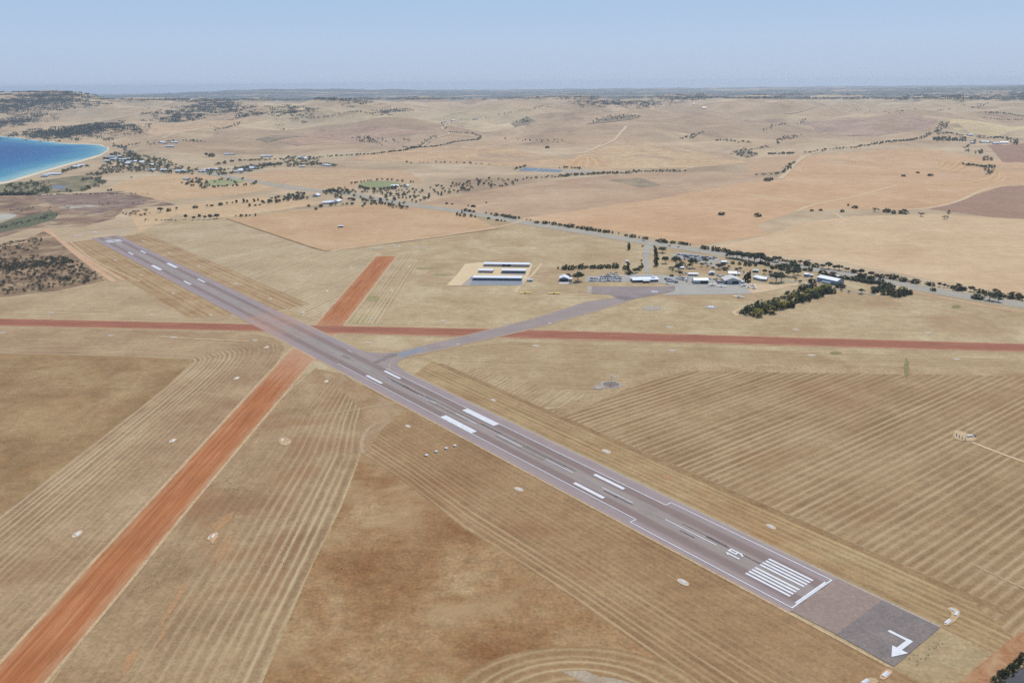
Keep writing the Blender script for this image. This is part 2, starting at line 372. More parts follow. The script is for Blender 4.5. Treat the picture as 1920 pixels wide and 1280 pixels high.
def m_runway():
    b = NB('runway_asphalt'); uv = b.n('ShaderNodeUVMap').outputs[0]; sp = b.n('ShaderNodeSeparateXYZ'); b.l(uv, sp.inputs[0]); U, V = sp.outputs[0], sp.outputs[1]
    o = b.coord('Object')
    t = b.math('ABSOLUTE', b.math('SUBTRACT', V, 24.6))
    wob = b.math('MULTIPLY', b.math('SUBTRACT', b.noise(b.mapv(uv, sc=(.02, .1, 1)), 1, 3), .5), 3)
    t = b.math('ADD', t, wob)
    g = b.n_map(t, 0, 26, 0, 1)
    col = b.ramp(g, [(0, C(166, 152, 148)), (.22, C(164, 150, 146)), (.32, C(146, 126, 122)), (.55, C(148, 128, 125)), (.61, C(164, 147, 147)), (.86, C(168, 150, 150)), (1, C(178, 160, 152))])
    st = b.noise(b.mapv(uv, sc=(.008, .6, 1)), 1, 5, .7); col = b.gain(col, b.n_map(st, .25, .75, .88, 1.1))
    # tyre marks either side of the centre line, from the touchdown zone
    tm = b.noise(b.mapv(uv, sc=(.022, .9, 1)), 1, 3, .6)
    band = b.n_map(t, 1.5, 6.5, 1, 0)
    zone = b.n_map(b.noise(b.mapv(uv, sc=(.006, .001, 1), loc=(3.1, 0, 0)), 1, 2), .42, .58, 0, 1)
    col = b.mix(b.math('MULTIPLY', b.math('MULTIPLY', b.n_map(tm, .54, .68, 0, .75), band), zone), col, C(92, 84, 88))
    n2 = b.noise(o, 1 / 14, 5, .6); col = b.gain(col, b.n_map(n2, .25, .75, .94, 1.06))
    # red dust tracked across where the dirt strips meet the runway
    dz = b.n_map(b.math('ABSOLUTE', b.math('SUBTRACT', U, 790)), 25, 95, 1, 0)
    dn = b.noise(b.mapv(o, rot=0), 1 / 30, 5, .6, .5)
    col = b.mix(b.math('MULTIPLY', dz, b.n_map(dn, .35, .7, .1, .75)), col, C(196, 150, 130))
    n3 = b.noise(o, 1 / 1.2, 2, .6); col = b.gain(col, b.n_map(n3, .2, .8, .95, 1.05))
    return b.done(col, .85)
M['runway'] = m_runway()
M['taxiway'] = m_field('taxiway_asphalt', [C(158, 142, 140), C(170, 154, 150)], 30, grain=.35)
M['overrun'] = m_field('overrun_seal', [C(156, 134, 126), C(166, 146, 138)], 25, grain=.6)
M['pad_dark'] = m_field('turning_pad_asphalt', [C(130, 119, 118), C(150, 137, 134)], 14, grain=.8)
M['apron'] = m_field('apron_asphalt', [C(146, 132, 132), C(164, 150, 148)], 35, grain=.4, tint=(C(120, 108, 114), .6))
M['grey'] = m_field('grey_bitumen', [C(172, 166, 160), C(186, 180, 172)], 40, grain=.35)
M['bluegrey'] = m_field('new_seal', [C(142, 148, 158), C(154, 158, 166)], 20, grain=.3)
M['road'] = m_field('road_bitumen', [C(168, 160, 150), C(182, 174, 162)], 60, grain=.3)
M['verge'] = m_field('road_shoulder', [C(172, 160, 142), C(190, 172, 150)], 40, grain=.6)
M['paint'] = m_plain('white_road_paint', (.72, .71, .69, 1), .6, .2, var=.16, scale=.25)
M['paint_worn'] = m_plain('worn_white_paint', (.52, .49, .49, 1), .7, .2, var=.3, scale=.4)
M['paint_yellow'] = m_plain('yellow_paint', (.5, .42, .2, 1), .7, .2, var=.3)
M['rubber'] = m_field('tyre_marks', [C(94, 86, 87), C(138, 122, 121)], 4, grain=1.5)
def m_red(name='red_dirt', cs=(C(150, 94, 74), C(163, 104, 83), C(178, 123, 102)), dust=None):
    b = NB(name); o = b.coord('Object'); uv = b.n('ShaderNodeUVMap').outputs[0]
    st = b.noise(b.mapv(uv, sc=(.012, .35, 1)), 1, 6, .7)
    col = b.ramp(st, [(.32, cs[0]), (.5, cs[1]), (.70, cs[2])])
    n = b.noise(o, 1 / 40, 5, .6); col = b.gain(col, b.n_map(n, .25, .75, .86, 1.12))
    sp = b.n('ShaderNodeSeparateXYZ'); b.l(uv, sp.inputs[0]); dn = b.noise(b.mapv(uv, sc=(.02, .5, 1)), 1, 5, .7)
    col = b.mix(b.n_map(dn, .55, .72, 0, .55), col, C(214, 166, 132))                # paler graded wheel lines
    if dust:                                             # sandy dust spread where the strip leaves the runway
        du = b.math('ADD', sp.outputs[0], b.math('MULTIPLY', b.math('SUBTRACT', b.noise(o, 1 / 14, 5, .65), .5), 90))
        col = b.mix(b.n_map(b.math('ABSOLUTE', b.math('SUBTRACT', du, dust[0] - 20)), 0, dust[1] - dust[0], .8, 0), col, C(204, 166, 138))
    eg = b.n_map(b.math('ABSOLUTE', b.math('SUBTRACT', sp.outputs[1], 16.5)), 10, 17.5, 0, .75)      # washed-out shoulders
    col = b.mix(b.math('MULTIPLY', eg, b.n_map(b.noise(b.mapv(uv, sc=(.06, .3, 1)), 1, 5, .7), .36, .6, 0, 1)), col, C(200, 160, 126))
    n = b.noise(o, 1 / 1.5, 3, .7); col = b.gain(col, b.n_map(n, .2, .8, .92, 1.08))
    return b.done(col, .95)
M['red'] = m_red(); M['orange'] = m_red('orange_dirt', (C(164, 97, 58), C(182, 115, 73), C(200, 142, 102)), (512, 640))
M['sandedge'] = m_field('sandy_edge', [C(192, 160, 126), C(212, 184, 148)], 12, grain=1)
M['track'] = m_field('pale_dirt_track', [C(208, 176, 142), C(226, 200, 166)], 20, grain=.5)
M['pinktrack'] = m_field('pink_dirt_track', [C(206, 162, 128), C(216, 178, 146)], 30, grain=.7)
M['gravel'] = m_field('pale_gravel', [C(208, 188, 166), C(224, 206, 186)], 4, grain=.6)
M['greygravel'] = m_field('grey_gravel', [C(176, 162, 150), C(190, 176, 162)], 8, grain=.8)
M['darkgravel'] = m_field('dark_gravel', [C(132, 116, 110), C(150, 134, 126)], 6, grain=.8)
M['sand'] = m_field('sandy_pad', [C(224, 198, 160), C(230, 206, 170)], 40, grain=.3)
M['beach'] = m_field('beach_sand', [C(224, 204, 176), C(236, 220, 196)], 60, grain=.3)
M['oval'] = m_field('green_turf', [C(138, 144, 98), C(158, 160, 116)], 40, grain=.6)
M['park'] = m_field('watered_grass', [C(150, 152, 108), C(178, 172, 130)], 60, grain=.6)
M['greenpatch'] = m_field('green_patch', [C(132, 124, 80), C(158, 138, 98)], 6, grain=1.2)
M['pond'] = m_plain('pond_water', C(112, 126, 142), .35, .25, var=.05)
M['lake'] = m_plain('lagoon_water', C(128, 130, 144), .4, .2, var=.05)
#==GROUND==
nx, ny = len(GX), len(GY)
XX, YY = np.meshgrid(GX, GY); V = np.c_[XX.ravel(), YY.ravel(), GZ.ravel()]
Fc = []
for j in range(ny - 1):
    for i in range(nx - 1):
        a = j * nx + i; Fc.append((a, a + 1, a + nx + 1)); Fc.append((a, a + nx + 1, a + nx))
me = bpy.data.meshes.new('ground'); me.from_pydata(V.tolist(), [], Fc); me.update(); link('ground', me, [M['ground']], kind='structure')

# ---- haze: the air between the camera and the hills
hb = NB('haze_air'); hb.t.nodes.remove(hb.bs)
pv = hb.n('ShaderNodeVolumePrincipled'); pv.inputs['Color'].default_value = (.80, .90, 1.0, 1); pv.inputs['Density'].default_value = 4.3e-5; pv.inputs['Anisotropy'].default_value = 0.33
hb.l(pv.outputs[0], hb.out.inputs['Volume'])
haze = MB().box(-26000, 26000, -4000, 30000, -3, 302).build('haze', hb.m, kind='stuff')

# ---- sea
def m_sea():
    b = NB('sea_water'); uv = b.n('ShaderNodeUVMap').outputs[0]; sp = b.n('ShaderNodeSeparateXYZ'); b.l(uv, sp.inputs[0])
    o = b.coord('Object'); n = b.noise(b.mapv(o, sc=(1, .5, 1)), 1 / 260, 5, .6)
    d = b.math('ADD', sp.outputs[1], b.math('MULTIPLY', b.math('SUBTRACT', n, .5), 220))
    col = b.ramp(b.n_map(d, 0, 900, 0, 1), [(0, C(150, 190, 196)), (.10, C(78, 148, 178)), (.28, C(38, 110, 164)), (.6, C(22, 88, 150)), (1, C(24, 84, 146))])
    b.bs.inputs['Specular IOR Level'].default_value = .12
    bp = b.n('ShaderNodeBump'); bp.inputs['Strength'].default_value = .3; bp.inputs['Distance'].default_value = .5
    b.l(b.noise(o, 1 / 6, 4, .6), bp.inputs['Height']); b.l(bp.outputs[0], b.bs.inputs['Normal'])
    return b.done(col, .45)
shore = [(-420, 452), (-200, 398), (0, 344), (60, 326), (120, 309), (165, 297), (196, 286), (203, 280), (196, 274.5), (170, 272), (130, 271), (92, 266), (60, 263), (25, 257.5), (-60, 252), (-420, 246)]
deep = [(-420, 330), (-300, 318), (-150, 306), (-100, 302), (-60, 296), (-30, 291), (-10, 286), (0, 283), (-10, 280), (-30, 278), (-60, 276), (-90, 273), (-120, 271), (-150, 268), (-220, 265), (-420, 262)]
A = gs(*shore); B = gs(*deep)
swath('sea', A, B, M.setdefault('sea', m_sea()), .3, seg=6, m=10, smooth=1)
poly('sea', gs(*[(x, y) for x, y in deep[::-1]]), m_plain('deep_sea', C(24, 84, 146), .45, .12, var=.08, scale=.004), .28, smooth=0)
out = [(-432, 458), (-210, 404), (0, 348.5), (62, 330), (122, 312.5), (168, 300), (199, 288), (207, 280), (199, 273.2), (171, 270.8), (130, 270), (91, 265), (60, 262), (25, 256.6), (-60, 251.3), (-420, 245.5)]
swath('beach', A, gs(*out), M['beach'], .26, seg=3, m=2, smooth=1)
#==FIELDS==
T1, T2, T3 = C(160, 128, 92), C(184, 154, 114), C(196, 168, 128)
def fld(name, cols, L=120, **k): return m_field(name, cols, L, **k)
olive = fld('dry_grass', [C(174, 148, 112), C(190, 166, 130), C(204, 184, 150)], 90, tint=(C(168, 130, 98), .55), streak=-.12)
# airfield grass that everything else lies on
poly('grass', gs((-60, 560), (120, 520), (250, 440), (340, 405), (620, 388), (870, 398), (960, 412), (1220, 458), (1480, 500), (1700, 540), (1960, 588), (2700, 700), (3000, 1330), (-500, 1330), (-420, 600)), olive, .02)
# left block of brown pasture and the mown swath round it
brown = fld('brown_pasture', [C(144, 113, 78), C(164, 133, 96), C(182, 153, 114)], 70, grain=1.1, tint=(C(176, 134, 92), .5))
poly('pasture', gs((-80, 660), (240, 668), (366, 674), (300, 735), (150, 850), (0, 966), (-120, 1060)), brown, .06)
w1 = fld('mown_stubble', [C(160, 128, 98), C(176, 146, 114), C(190, 162, 128)], 60, stripes=(5.6, C(210, 188, 152), 1, 1.2, .3, (20, 75, 1, .3)), tint=(C(150, 112, 84), .5))
inn = gs((-80, 659), (100, 664), (240, 667), (340, 671), (366, 674), (352, 690), (300, 734), (150, 850), (0, 966), (-160, 1090))
outr = gs((-80, 614), (150, 616), (330, 621), (470, 624), (528, 636), (536, 662), (455, 752), (292, 930), (147, 1083), (-80, 1330))
swath('mown_field', inn, outr, w1, .05, seg=8, m=10, smooth=1)
# swath right of the near dirt strip
w2 = fld('mown_stubble_lines', [C(152, 122, 92), C(172, 142, 108), C(184, 156, 120)], 55, stripes=(6.2, C(208, 186, 150), 1, 1.0, .28, (25, 90, .12, 1)), tint=(C(160, 112, 76), .6))
swath('mown_field', gs((592, 690), (515, 760), (450, 838), (350, 948), (262, 1068), (165, 1188), (60, 1330)), gs((690, 735), (676, 800), (672, 860), (636, 950), (590, 1050), (535, 1165), (462, 1330)), w2, .05, seg=8, m=8)
# bare triangle in the middle foreground
rust = fld('rusty_pasture', [C(144, 102, 66), C(164, 126, 88), C(184, 154, 116)], 60, grain=1.3, contrast=1.1, tint=(C(190, 162, 124), .7))
poly('pasture', gs((678, 850), (640, 950), (590, 1050), (540, 1165), (470, 1330), (1380, 1330), (1230, 1232), (1060, 1112), (870, 990), (760, 905)), rust, .055)
# swath between the triangle and the runway
w3 = fld('stubble_beside_runway', [C(148, 114, 80), C(164, 130, 94), C(176, 144, 108)], 70, stripes=(6.2, C(202, 176, 138), .95, 1.0, .26, (10, 60, 1, .25)), tint=(C(146, 100, 66), .55))
swath('mown_field', gs((672, 846), (760, 905), (870, 990), (1060, 1112), (1230, 1232), (1380, 1335)), [ST(s, -25) for s in (330, 215, 130, 10, -110, -210)], w3, .05, seg=10, m=8)
poly('pasture', gs((590, 690), (640, 700), (760, 770), (720, 800), (684, 850), (672, 846), (680, 770), (640, 730)), fld('trampled_grass', [C(158, 124, 90), C(184, 154, 120)], 40, tint=(C(196, 172, 150), .5), grain=1), .058)
# contour-mown arc at the bottom edge
cx, cy = G(1085, 1330)
w4 = fld('arc_mown_stubble', [C(158, 124, 88), C(176, 144, 106)], 40, stripes=(6.5, C(212, 190, 154), .8, 2, .3))
def arc(r): return [(cx + r * math.cos(a), cy + r * math.sin(a)) for a in np.linspace(-.5, math.pi + .5, 25)]
R0 = math.dist(G(1085, 1210), (cx, cy))
swath('mown_field', [(cx + (x - cx) * 1.42, y) for x, y in arc(R0)], [(cx + (x - cx) * 1.42, y) for x, y in arc(R0 * .1)], w4, .065, seg=3, m=8)
poly('gravel', gs((1052, 1258), (1096, 1256), (1124, 1268), (1176, 1277), (1215, 1290), (1110, 1292), (1080, 1270)), fld('grey_worn_ground', [C(170, 154, 138), C(188, 170, 150)], 8, tint=(C(168, 136, 104), .9)), .08, ragged=2)
# right of the runway
w5 = fld('stubble_by_runway_edge', [C(156, 124, 88), C(174, 144, 106), C(190, 164, 124)], 60, stripes=(5.5, C(204, 176, 130), .6, 1.2, .34), tint=(C(166, 116, 76), .5))
swath('mown_field', [ST(s, 25) for s in (318, 150, 0, -150, -240)], [ST(s, 68) for s in (345, 150, 0, -150, -240)], w5, .05, seg=12, m=6)
w6 = fld('windrowed_stubble', [C(152, 122, 86), C(168, 138, 102), C(182, 154, 118)], 75, stripes=(6.4, C(206, 182, 146), .72, 2.2, .34), tint=(C(156, 114, 78), .5))
poly('mown_field', gs((1065, 762), (1120, 742), (1180, 716), (1290, 688), (1560, 690), (2000, 700), (2600, 716), (2700, 1400), (1990, 1330), (1930, 1220)) + [ST(s, 68.5) for s in (-185, -100, 0, 100, 165)], w6, .045, ang=math.radians(36.6))
w7 = fld('cross_mown_stubble', [C(164, 136, 100), C(180, 152, 116), C(194, 170, 134)], 60, stripes=(5.4, C(206, 184, 146), .7, 2, .3))
poly('mown_field', gs((790, 668), (860, 650), (960, 640), (1300, 652), (1600, 662), (1960, 676), (2600, 694), (2600, 718), (1960, 702), (1560, 692), (1290, 688), (1180, 716), (1080, 745), (1000, 742)), w7, .042, ang=math.radians(-6.5))
poly('mown_field', [ST(s, 68.5) for s in (345, 260, 170)] + gs((1066, 761), (1105, 742), (990, 716), (880, 690), (806, 672)), w7, .043, ang=YAW + math.pi / 2 + .12)
poly('mown_field', gs((1040, 768), (1120, 734), (1180, 708), (1290, 681), (1560, 684), (2000, 696), (2000, 707), (1560, 699), (1290, 695), (1185, 724), (1125, 751), (1070, 776)), fld('turning_headland', [C(168, 138, 102), C(184, 156, 120), C(196, 170, 134)], 30, grain=1.3, tint=(C(154, 122, 88), .6)), .062, ragged=4)
swath('field_edge', [ST(s, 62) for s in (330, 150, 0, -150, -215)], [ST(s, 68) for s in (330, 150, 0, -150, -215)], fld('dark_furrow', [C(140, 106, 74), C(176, 146, 108)], 25, grain=1), .07, seg=10, m=2)
# far side: mown blocks between the strips
w8 = fld('pale_mown_hay', [C(178, 152, 120), C(192, 168, 134), C(202, 180, 148)], 90, stripes=(7, C(216, 196, 164), .85, 2, .36))
a8 = math.atan2(1326 - 960, -228 + 237)
poly('mown_field', gs((262, 440), (430, 412), (604, 470), (450, 497), (372, 505)), w8, .05, ang=YAW + math.pi / 2 + .16)
poly('mown_field', gs((372, 505), (450, 497), (606, 471), (690, 466), (720, 478), (700, 487), (598, 602), (560, 590), (470, 550)), w8, .048, ang=a8 - .28)
w8b = fld('hay_beside_strip', [C(176, 150, 118), C(190, 164, 130), C(204, 182, 146)], 50, stripes=(7, C(214, 194, 158), .8, 2, .3), tint=(C(158, 152, 100), .35))
swath('mown_field', gs((745, 480), (700, 537), (645, 606)), gs((800, 466), (762, 525), (712, 606)), w8b, .05, seg=10, m=5)
w9 = fld('hay_left_of_runway', [C(172, 142, 112), C(186, 160, 126), C(200, 176, 142)], 70, stripes=(6, C(208, 186, 150), .7, 2, .3), tint=(C(160, 124, 92), .4))
poly('mown_field', gs((-60, 566), (120, 545), (228, 527), (330, 545), (430, 590), (478, 606), (200, 601), (-60, 595)), w9, .05, ang=math.radians(-6.5))
swath('mown_field', [ST(s, -25) for s in (1360, 1100, 850, 660)], [ST(s, -75) for s in (1360, 1100, 850, 680)], fld('runway_edge_grass', [C(160, 124, 86), C(178, 146, 108), C(192, 164, 126)], 50, stripes=(9, C(204, 176, 140), .5, 4, .25)), .052, seg=8, m=5)
swath('mown_field', [ST(s, 25) for s in (1360, 1100, 850, 640)], [ST(s, 72) for s in (1360, 1100, 850, 640)], fld('runway_edge_stubble', [C(162, 126, 92), C(180, 148, 112), C(196, 168, 130)], 50, stripes=(9, C(206, 178, 142), .5, 4, .3)), .052, seg=8, m=5)
# orange paddock beyond the airfield
orange = fld('orange_stubble', [C(194, 155, 118), C(203, 166, 128), C(211, 177, 140)], 130, streak=.1, grain=.7)
poly('field', gs((428, 410), (606, 470), (760, 452), (932, 428), (880, 402), (840, 393), (700, 382), (560, 395)), orange, .055)
ribbon('field_edge', gs((425, 410.5), (605, 471), (760, 453), (934, 429)), 5, fld('dark_fence_line', [C(128, 98, 72), C(160, 128, 96)], 30), .11, smooth=0)
# fields beyond the highway
orange2 = fld('orange_stubble_wide', [C(198, 158, 120), C(208, 168, 130), C(216, 180, 144)], 220, streak=-.25, grain=.7)
poly('field', gs((975, 409), (1060, 398), (1240, 372), (1400, 342), (1470, 336), (1510, 292), (1640, 282), (1720, 278), (1850, 296), (1960, 310), (2400, 330), (2400, 360), (1960, 352), (1790, 382), (1700, 395), (1600, 392), (1500, 395), (1420, 420), (1440, 440), (1310, 460), (1180, 438)), orange2, .08)
pink = fld('pale_pink_stubble', [C(202, 168, 132), C(212, 180, 144), C(220, 190, 154)], 160, streak=-.2, grain=.7)
poly('field', gs((1440, 441), (1500, 418), (1600, 405), (1760, 402), (1960, 414), (2700, 440), (2700, 660), (1960, 566), (1700, 515), (1560, 490), (1440, 478), (1330, 464)), pink, .085)
mar = fld('ploughed_maroon', [C(160, 124, 104), C(172, 138, 116)], 120, grain=.9)
poly('field', gs((1742, 392), (1880, 364), (1960, 362), (2500, 360), (2500, 430), (1960, 412), (1860, 407), (1790, 398)), mar, .09)
mauve = fld('mauve_pasture', [C(180, 146, 118), C(194, 162, 132), C(204, 174, 142)], 260, grain=.8, tint=(C(168, 132, 106), .5))
poly('field', gs((770, 386), (830, 372), (960, 348), (1060, 336), (1180, 326), (1340, 322), (1400, 325), (1470, 334), (1400, 342), (1240, 372), (1060, 398), (985, 408)), mauve, .075)
poly('field', gs((440, 332), (530, 318), (640, 316), (760, 320), (800, 342), (700, 338), (650, 358), (580, 352)), fld('tan_paddock', [C(196, 160, 126), C(208, 174, 138)], 150, streak=.3), .08)
poly('field', gs((650, 300), (800, 276), (900, 270), (1060, 300), (1100, 316), (960, 312), (800, 305)), fld('tan_hill_paddock', [C(200, 162, 126), C(212, 178, 140)], 200, streak=.2, tint=(C(160, 132, 112), .6), contrast=1.4, grain=1.4), .08)
poly('field', gs((1110, 318), (1300, 314), (1400, 305), (1380, 295), (1200, 268), (1120, 280), (1060, 300)), fld('buff_hill', [C(200, 166, 128), C(214, 182, 144)], 200, streak=-.1, tint=(C(160, 132, 112), .6), contrast=1.4, grain=1.4), .08)
poly('field', gs((1400, 298), (1500, 290), (1470, 320), (1400, 328)), fld('contour_stubble', [C(192, 156, 122), C(204, 170, 136)], 80), .09)
poly('field', gs((1770, 232), (1790, 224), (1960, 228), (1960, 246), (1870, 258), (1790, 244)), fld('cream_paddock', [C(214, 186, 142), C(224, 200, 156)], 200, streak=0), .09)
poly('field', gs((1850, 272), (1960, 268), (1960, 305), (1880, 305)), mar, .09)
poly('field', gs((1500, 226), (1660, 216), (1760, 224), (1740, 244), (1640, 256), (1560, 254)), fld('mauve_hill', [C(178, 148, 128), C(194, 164, 140)], 260, tint=(C(160, 132, 112), .6), contrast=1.4, grain=1.4), .085)
poly('field', gs((490, 262), (600, 240), (740, 240), (820, 250), (700, 262), (560, 274)), fld('mauve_slope', [C(178, 146, 124), C(196, 164, 138)], 260, tint=(C(160, 132, 112), .6), contrast=1.4, grain=1.4), .085)
poly('field', gs((260, 242), (420, 214), (520, 220), (420, 238), (300, 262)), fld('pale_slope', [C(206, 172, 138), C(216, 186, 150)], 260, tint=(C(160, 132, 112), .6), contrast=1.4, grain=1.4), .085)
poly('field', gs((250, 335), (330, 325), (440, 333), (520, 352), (440, 366), (300, 376), (200, 352)), fld('bay_paddock', [C(200, 164, 126), C(214, 180, 142)], 140), .08)
poly('field', gs((240, 396), (340, 386), (480, 368), (620, 380), (430, 408), (330, 404), (262, 436)), fld('north_paddock', [C(204, 170, 132), C(216, 184, 146)], 120), .06)
# low saline ground by the bay
heath = fld('dark_heath', [C(118, 94, 80), C(150, 122, 100), C(178, 148, 120)], 70, grain=1.3, contrast=1.5, tint=(C(204, 180, 150), .9))
poly('heath', gs((-60, 462), (60, 428), (160, 424), (215, 410), (230, 392), (330, 384), (240, 360), (120, 366), (60, 384), (-60, 396)), heath, .06, ragged=9)
poly('heath', gs((110, 367), (235, 358), (215, 378), (300, 379), (215, 392), (190, 400), (120, 392), (60, 385)), fld('purple_flat', [C(128, 106, 98), C(156, 130, 114)], 45, contrast=1.4, tint=(C(192, 166, 138), .8)), .08, ragged=9)
poly('heath', gs((-60, 348), (60, 340), (160, 328), (190, 340), (160, 358), (60, 372), (-60, 392)), fld('shore_scrub_ground', [C(118, 112, 88), C(150, 136, 106)], 40, contrast=1.4, tint=(C(184, 162, 128), .8)), .085, ragged=9)
poly('salt_pan', gs((108, 390), (130, 386), (165, 384), (192, 386), (160, 389.5), (125, 392)), fld('salt_crust', [C(176, 166, 152), C(196, 184, 168)], 25, tint=(C(158, 136, 116), .9)), .1, ragged=14)
poly('salt_pan', gs((-40, 404), (20, 400), (36, 404), (10, 414), (-40, 416)), fld('grey_salt', [C(180, 174, 166), C(200, 194, 182)], 30), .1, smooth=2)
poly('marsh', gs((-40, 430), (20, 412), (90, 396), (112, 400), (100, 412), (60, 424), (10, 434), (-40, 444)), fld('green_marsh', [C(96, 100, 76), C(120, 116, 88)], 40), .1, ragged=8)
poly('lagoon', gs((95, 350.5), (108, 347), (122, 349), (126, 352), (112, 355), (99, 354)), M['lake'], .12, smooth=2)
# scrub corner
scrubg = fld('reddish_scrub_ground', [C(126, 102, 82), C(148, 120, 96), C(176, 148, 118)], 40, grain=1.3, contrast=1.3, tint=(C(196, 170, 132), .5))
poly('scrub_ground', gs((-60, 470), (50, 448), (90, 430), (110, 452), (150, 486), (196, 526), (110, 545), (-60, 564)), scrubg, .08)
# green and dark blotches
for px, py, a_, b_ in ((1793, 575, 9, 3.5), (1567, 662, 12, 3), (800, 503, 22, 2), (830, 515, 22, 2), (700, 560, 12, 6), (1700, 690, 5, 20)):
    poly('green_patch', gs(*[(px + a_ * math.cos(t), py + b_ * math.sin(t)) for t in np.linspace(0, 2 * math.pi, 10)[:-1]]), M['greenpatch'] if px > 1500 else fld('greenish_grass', [C(150, 140, 92), C(176, 160, 118)], 10), .075, ragged=2)
#==STRIPS==
DS = (26.5,)
s1 = gs((-80, 596), (480, 607.6)); s2 = gs((-80, 611.4), (488, 622.2))
def strip(A, B, mat='red', edge=2.6):
    A, B = [np.array(a) for a in A], [np.array(b) for b in B]
    n = [(a - b) / np.hypot(*(a - b)) for a, b in zip(A, B)]
    swath('strip_edge', [tuple(a + k * edge) for a, k in zip(A, n)], [tuple(b - k * edge) for b, k in zip(B, n)], M['sandedge'], .10, seg=14, m=2)
    return swath('dirt_strip', [tuple(a) for a in A], [tuple(b) for b in B], M[mat], .12, seg=14, m=4)
strip([(-228, 1352), (-237, 960), (-243, 842), (-248, 695), (-251, 608), (-254, 518), (-258, 417), (-260, 343), (-264, 240)], [(-194, 1352), (-204, 950), (-211, 806), (-217, 691), (-221, 602), (-225, 506), (-227, 428), (-229, 368), (-235, 240)], 'orange')
strip(gs((-90, 595), (480, 607.8), (950, 617.2), (1920, 644.6), (2700, 668)), gs((-90, 609.3), (488, 621.6), (905, 632.4), (1920, 660.4), (2720, 683.8)))
# runway and its paint
run = swath('runway', [ST(s, -24.6) for s in (1376, 1000, 600, 200, -100, -138)], [ST(s, 24.6) for s in (1376, 1000, 600, 200, -100, -138)], M['runway'], .16, seg=12, m=8)
poly('runway_overrun', [ST(-138, -23), ST(-138, 24.4), ST(-165, 24.6), ST(-164, -22.4)], M['overrun'], .165)
poly('turning_pad', [ST(-164, -22.5), ST(-165, 24.6), ST(-196.5, 24.2), ST(-195.6, -23.5)], M['pad_dark'], .165)
for sgn in (-1, 1):
    swath('runway_edge', [ST(s, sgn * 24.5) for s in (600, 300, 0, -196)], [ST(s, sgn * 26.3) for s in (600, 300, 0, -196)], M['sandedge'] if sgn < 0 else M['greygravel'], .11, seg=10, m=1)
ZP = .36
def rect(mb, s0, s1, t0, t1, z=ZP):
    mb.quad2([ST(s0, t0), ST(s0, t1), ST(s1, t1), ST(s1, t0)][::-1] if (s1 - s0) * (t1 - t0) > 0 else [ST(s0, t0), ST(s0, t1), ST(s1, t1), ST(s1, t0)], z)
def stroke(mb, pts, wd, z=ZP):
    for (s0, t0), (s1, t1) in zip(pts, pts[1:]):
        L = math.hypot(s1 - s0, t1 - t0); e = wd / 2; us, ut = (s1 - s0) / L, (t1 - t0) / L
        s0_, t0_, s1_, t1_ = s0 - us * e * .9, t0 - ut * e * .9, s1 + us * e * .9, t1 + ut * e * .9
        mb.quad2([ST(s0_ - ut * e, t0_ + us * e), ST(s1_ - ut * e, t1_ + us * e), ST(s1_ + ut * e, t1_ - us * e), ST(s0_ + ut * e, t0_ - us * e)], z); z += .004
def mark(name, fn, mat='paint'):
    mb = MB(); fn(mb); o = mb.build(name, M[mat], run)
    if o.data.polygons[0].normal.z < 0: o.data.flip_normals()
    return o
def one(name, *a, mat='paint', z=ZP): return mark(name, lambda mb: rect(mb, *a, z=z), mat)
for s in list(range(-30, 1240, 60)):
    if s == -30: one('centre_dash', -70.5, -29, -.35, .35)
    else: one('centre_dash', s - 30, s, -.35, .35, mat='paint' if s < 300 else 'paint_worn') if s > 0 else None
for sg in (-1, 1):
    one('edge_line', -16.2, 352 if sg > 0 else 400, sg * 14.6, sg * 15.3); one('edge_line', 640 if sg < 0 else 606, 1243, sg * 14.6, sg * 15.3, mat='paint_worn')
    one('edge_line', -136.5, -16.4, sg * 20.0, sg * 20.7); one('edge_line', 1243, 1330, sg * 18.9, sg * 19.6, mat='paint_worn')
    one('edge_step', -16.9, -16.2, sg * 14.6, sg * 20.7, z=ZP + .004); one('edge_step', 1243, 1243.7, sg * 14.6, sg * 19.6, z=ZP + .004)
    one('aiming_mark', 166.8, 212.5, sg * 8.7, sg * 14.5); one('aiming_mark', 992, 1038, sg * 9.4, sg * 14.5)
    for a, b in ((17.9, 47.8), (318, 348), (860, 890), (1150, 1180)): one('touchdown_mark', a, b, sg * 8.8, sg * 11.8)
    for k in range(4): t = 1.6 + k * 3.05; one('threshold_bar', -130, -100.4, sg * t, sg * (t + 1.75)); one('threshold_bar', 1298, 1329, sg * t, sg * (t + 1.75))
one('edge_line', 422, 434, 14.3, 15.0)
one('threshold_line', -137.1, -136.2, -20.7, 20.7, z=ZP + .008); one('threshold_line', -136.1, -134.9, -15, 15.9); one('threshold_line', 1330.1, 1331.5, -19.6, 19.6, mat='paint_worn')
mark('runway_number', lambda mb: (stroke(mb, [(-88.5, -2.1), (-79.9, -2.1)], 1.25), stroke(mb, [(-79.9, -2.0), (-81.2, -3.0)], .8, ZP + .01),
     stroke(mb, [(-84.2, 3.3), (-79.2, 3.3), (-79.2, .8), (-84.2, .8), (-84.2, 3.3), (-86.2, 3.3), (-88.4, 1.9)], 1.25, ZP + .02)))
mark('runway_number', lambda mb: (stroke(mb, [(1281, -2.1), (1272, -2.1)], 1.0), stroke(mb, [(1272.4, 3.2), (1280.6, 3.2), (1280.6, .8), (1272.4, .8), (1272.4, 3.2)], 1.0, ZP + .02)))
mark('turn_arrow', lambda mb: (stroke(mb, [(-181.2, 1.2), (-191.4, 1.2)], 2.0), stroke(mb, [(-191.4, 1.2), (-190.9, -9)], 2.6, ZP + .01),
     mb.quad2([ST(-195.4, -8.6), ST(-187.3, -8.8), ST(-191.4, -17.8)], ZP + .02)))
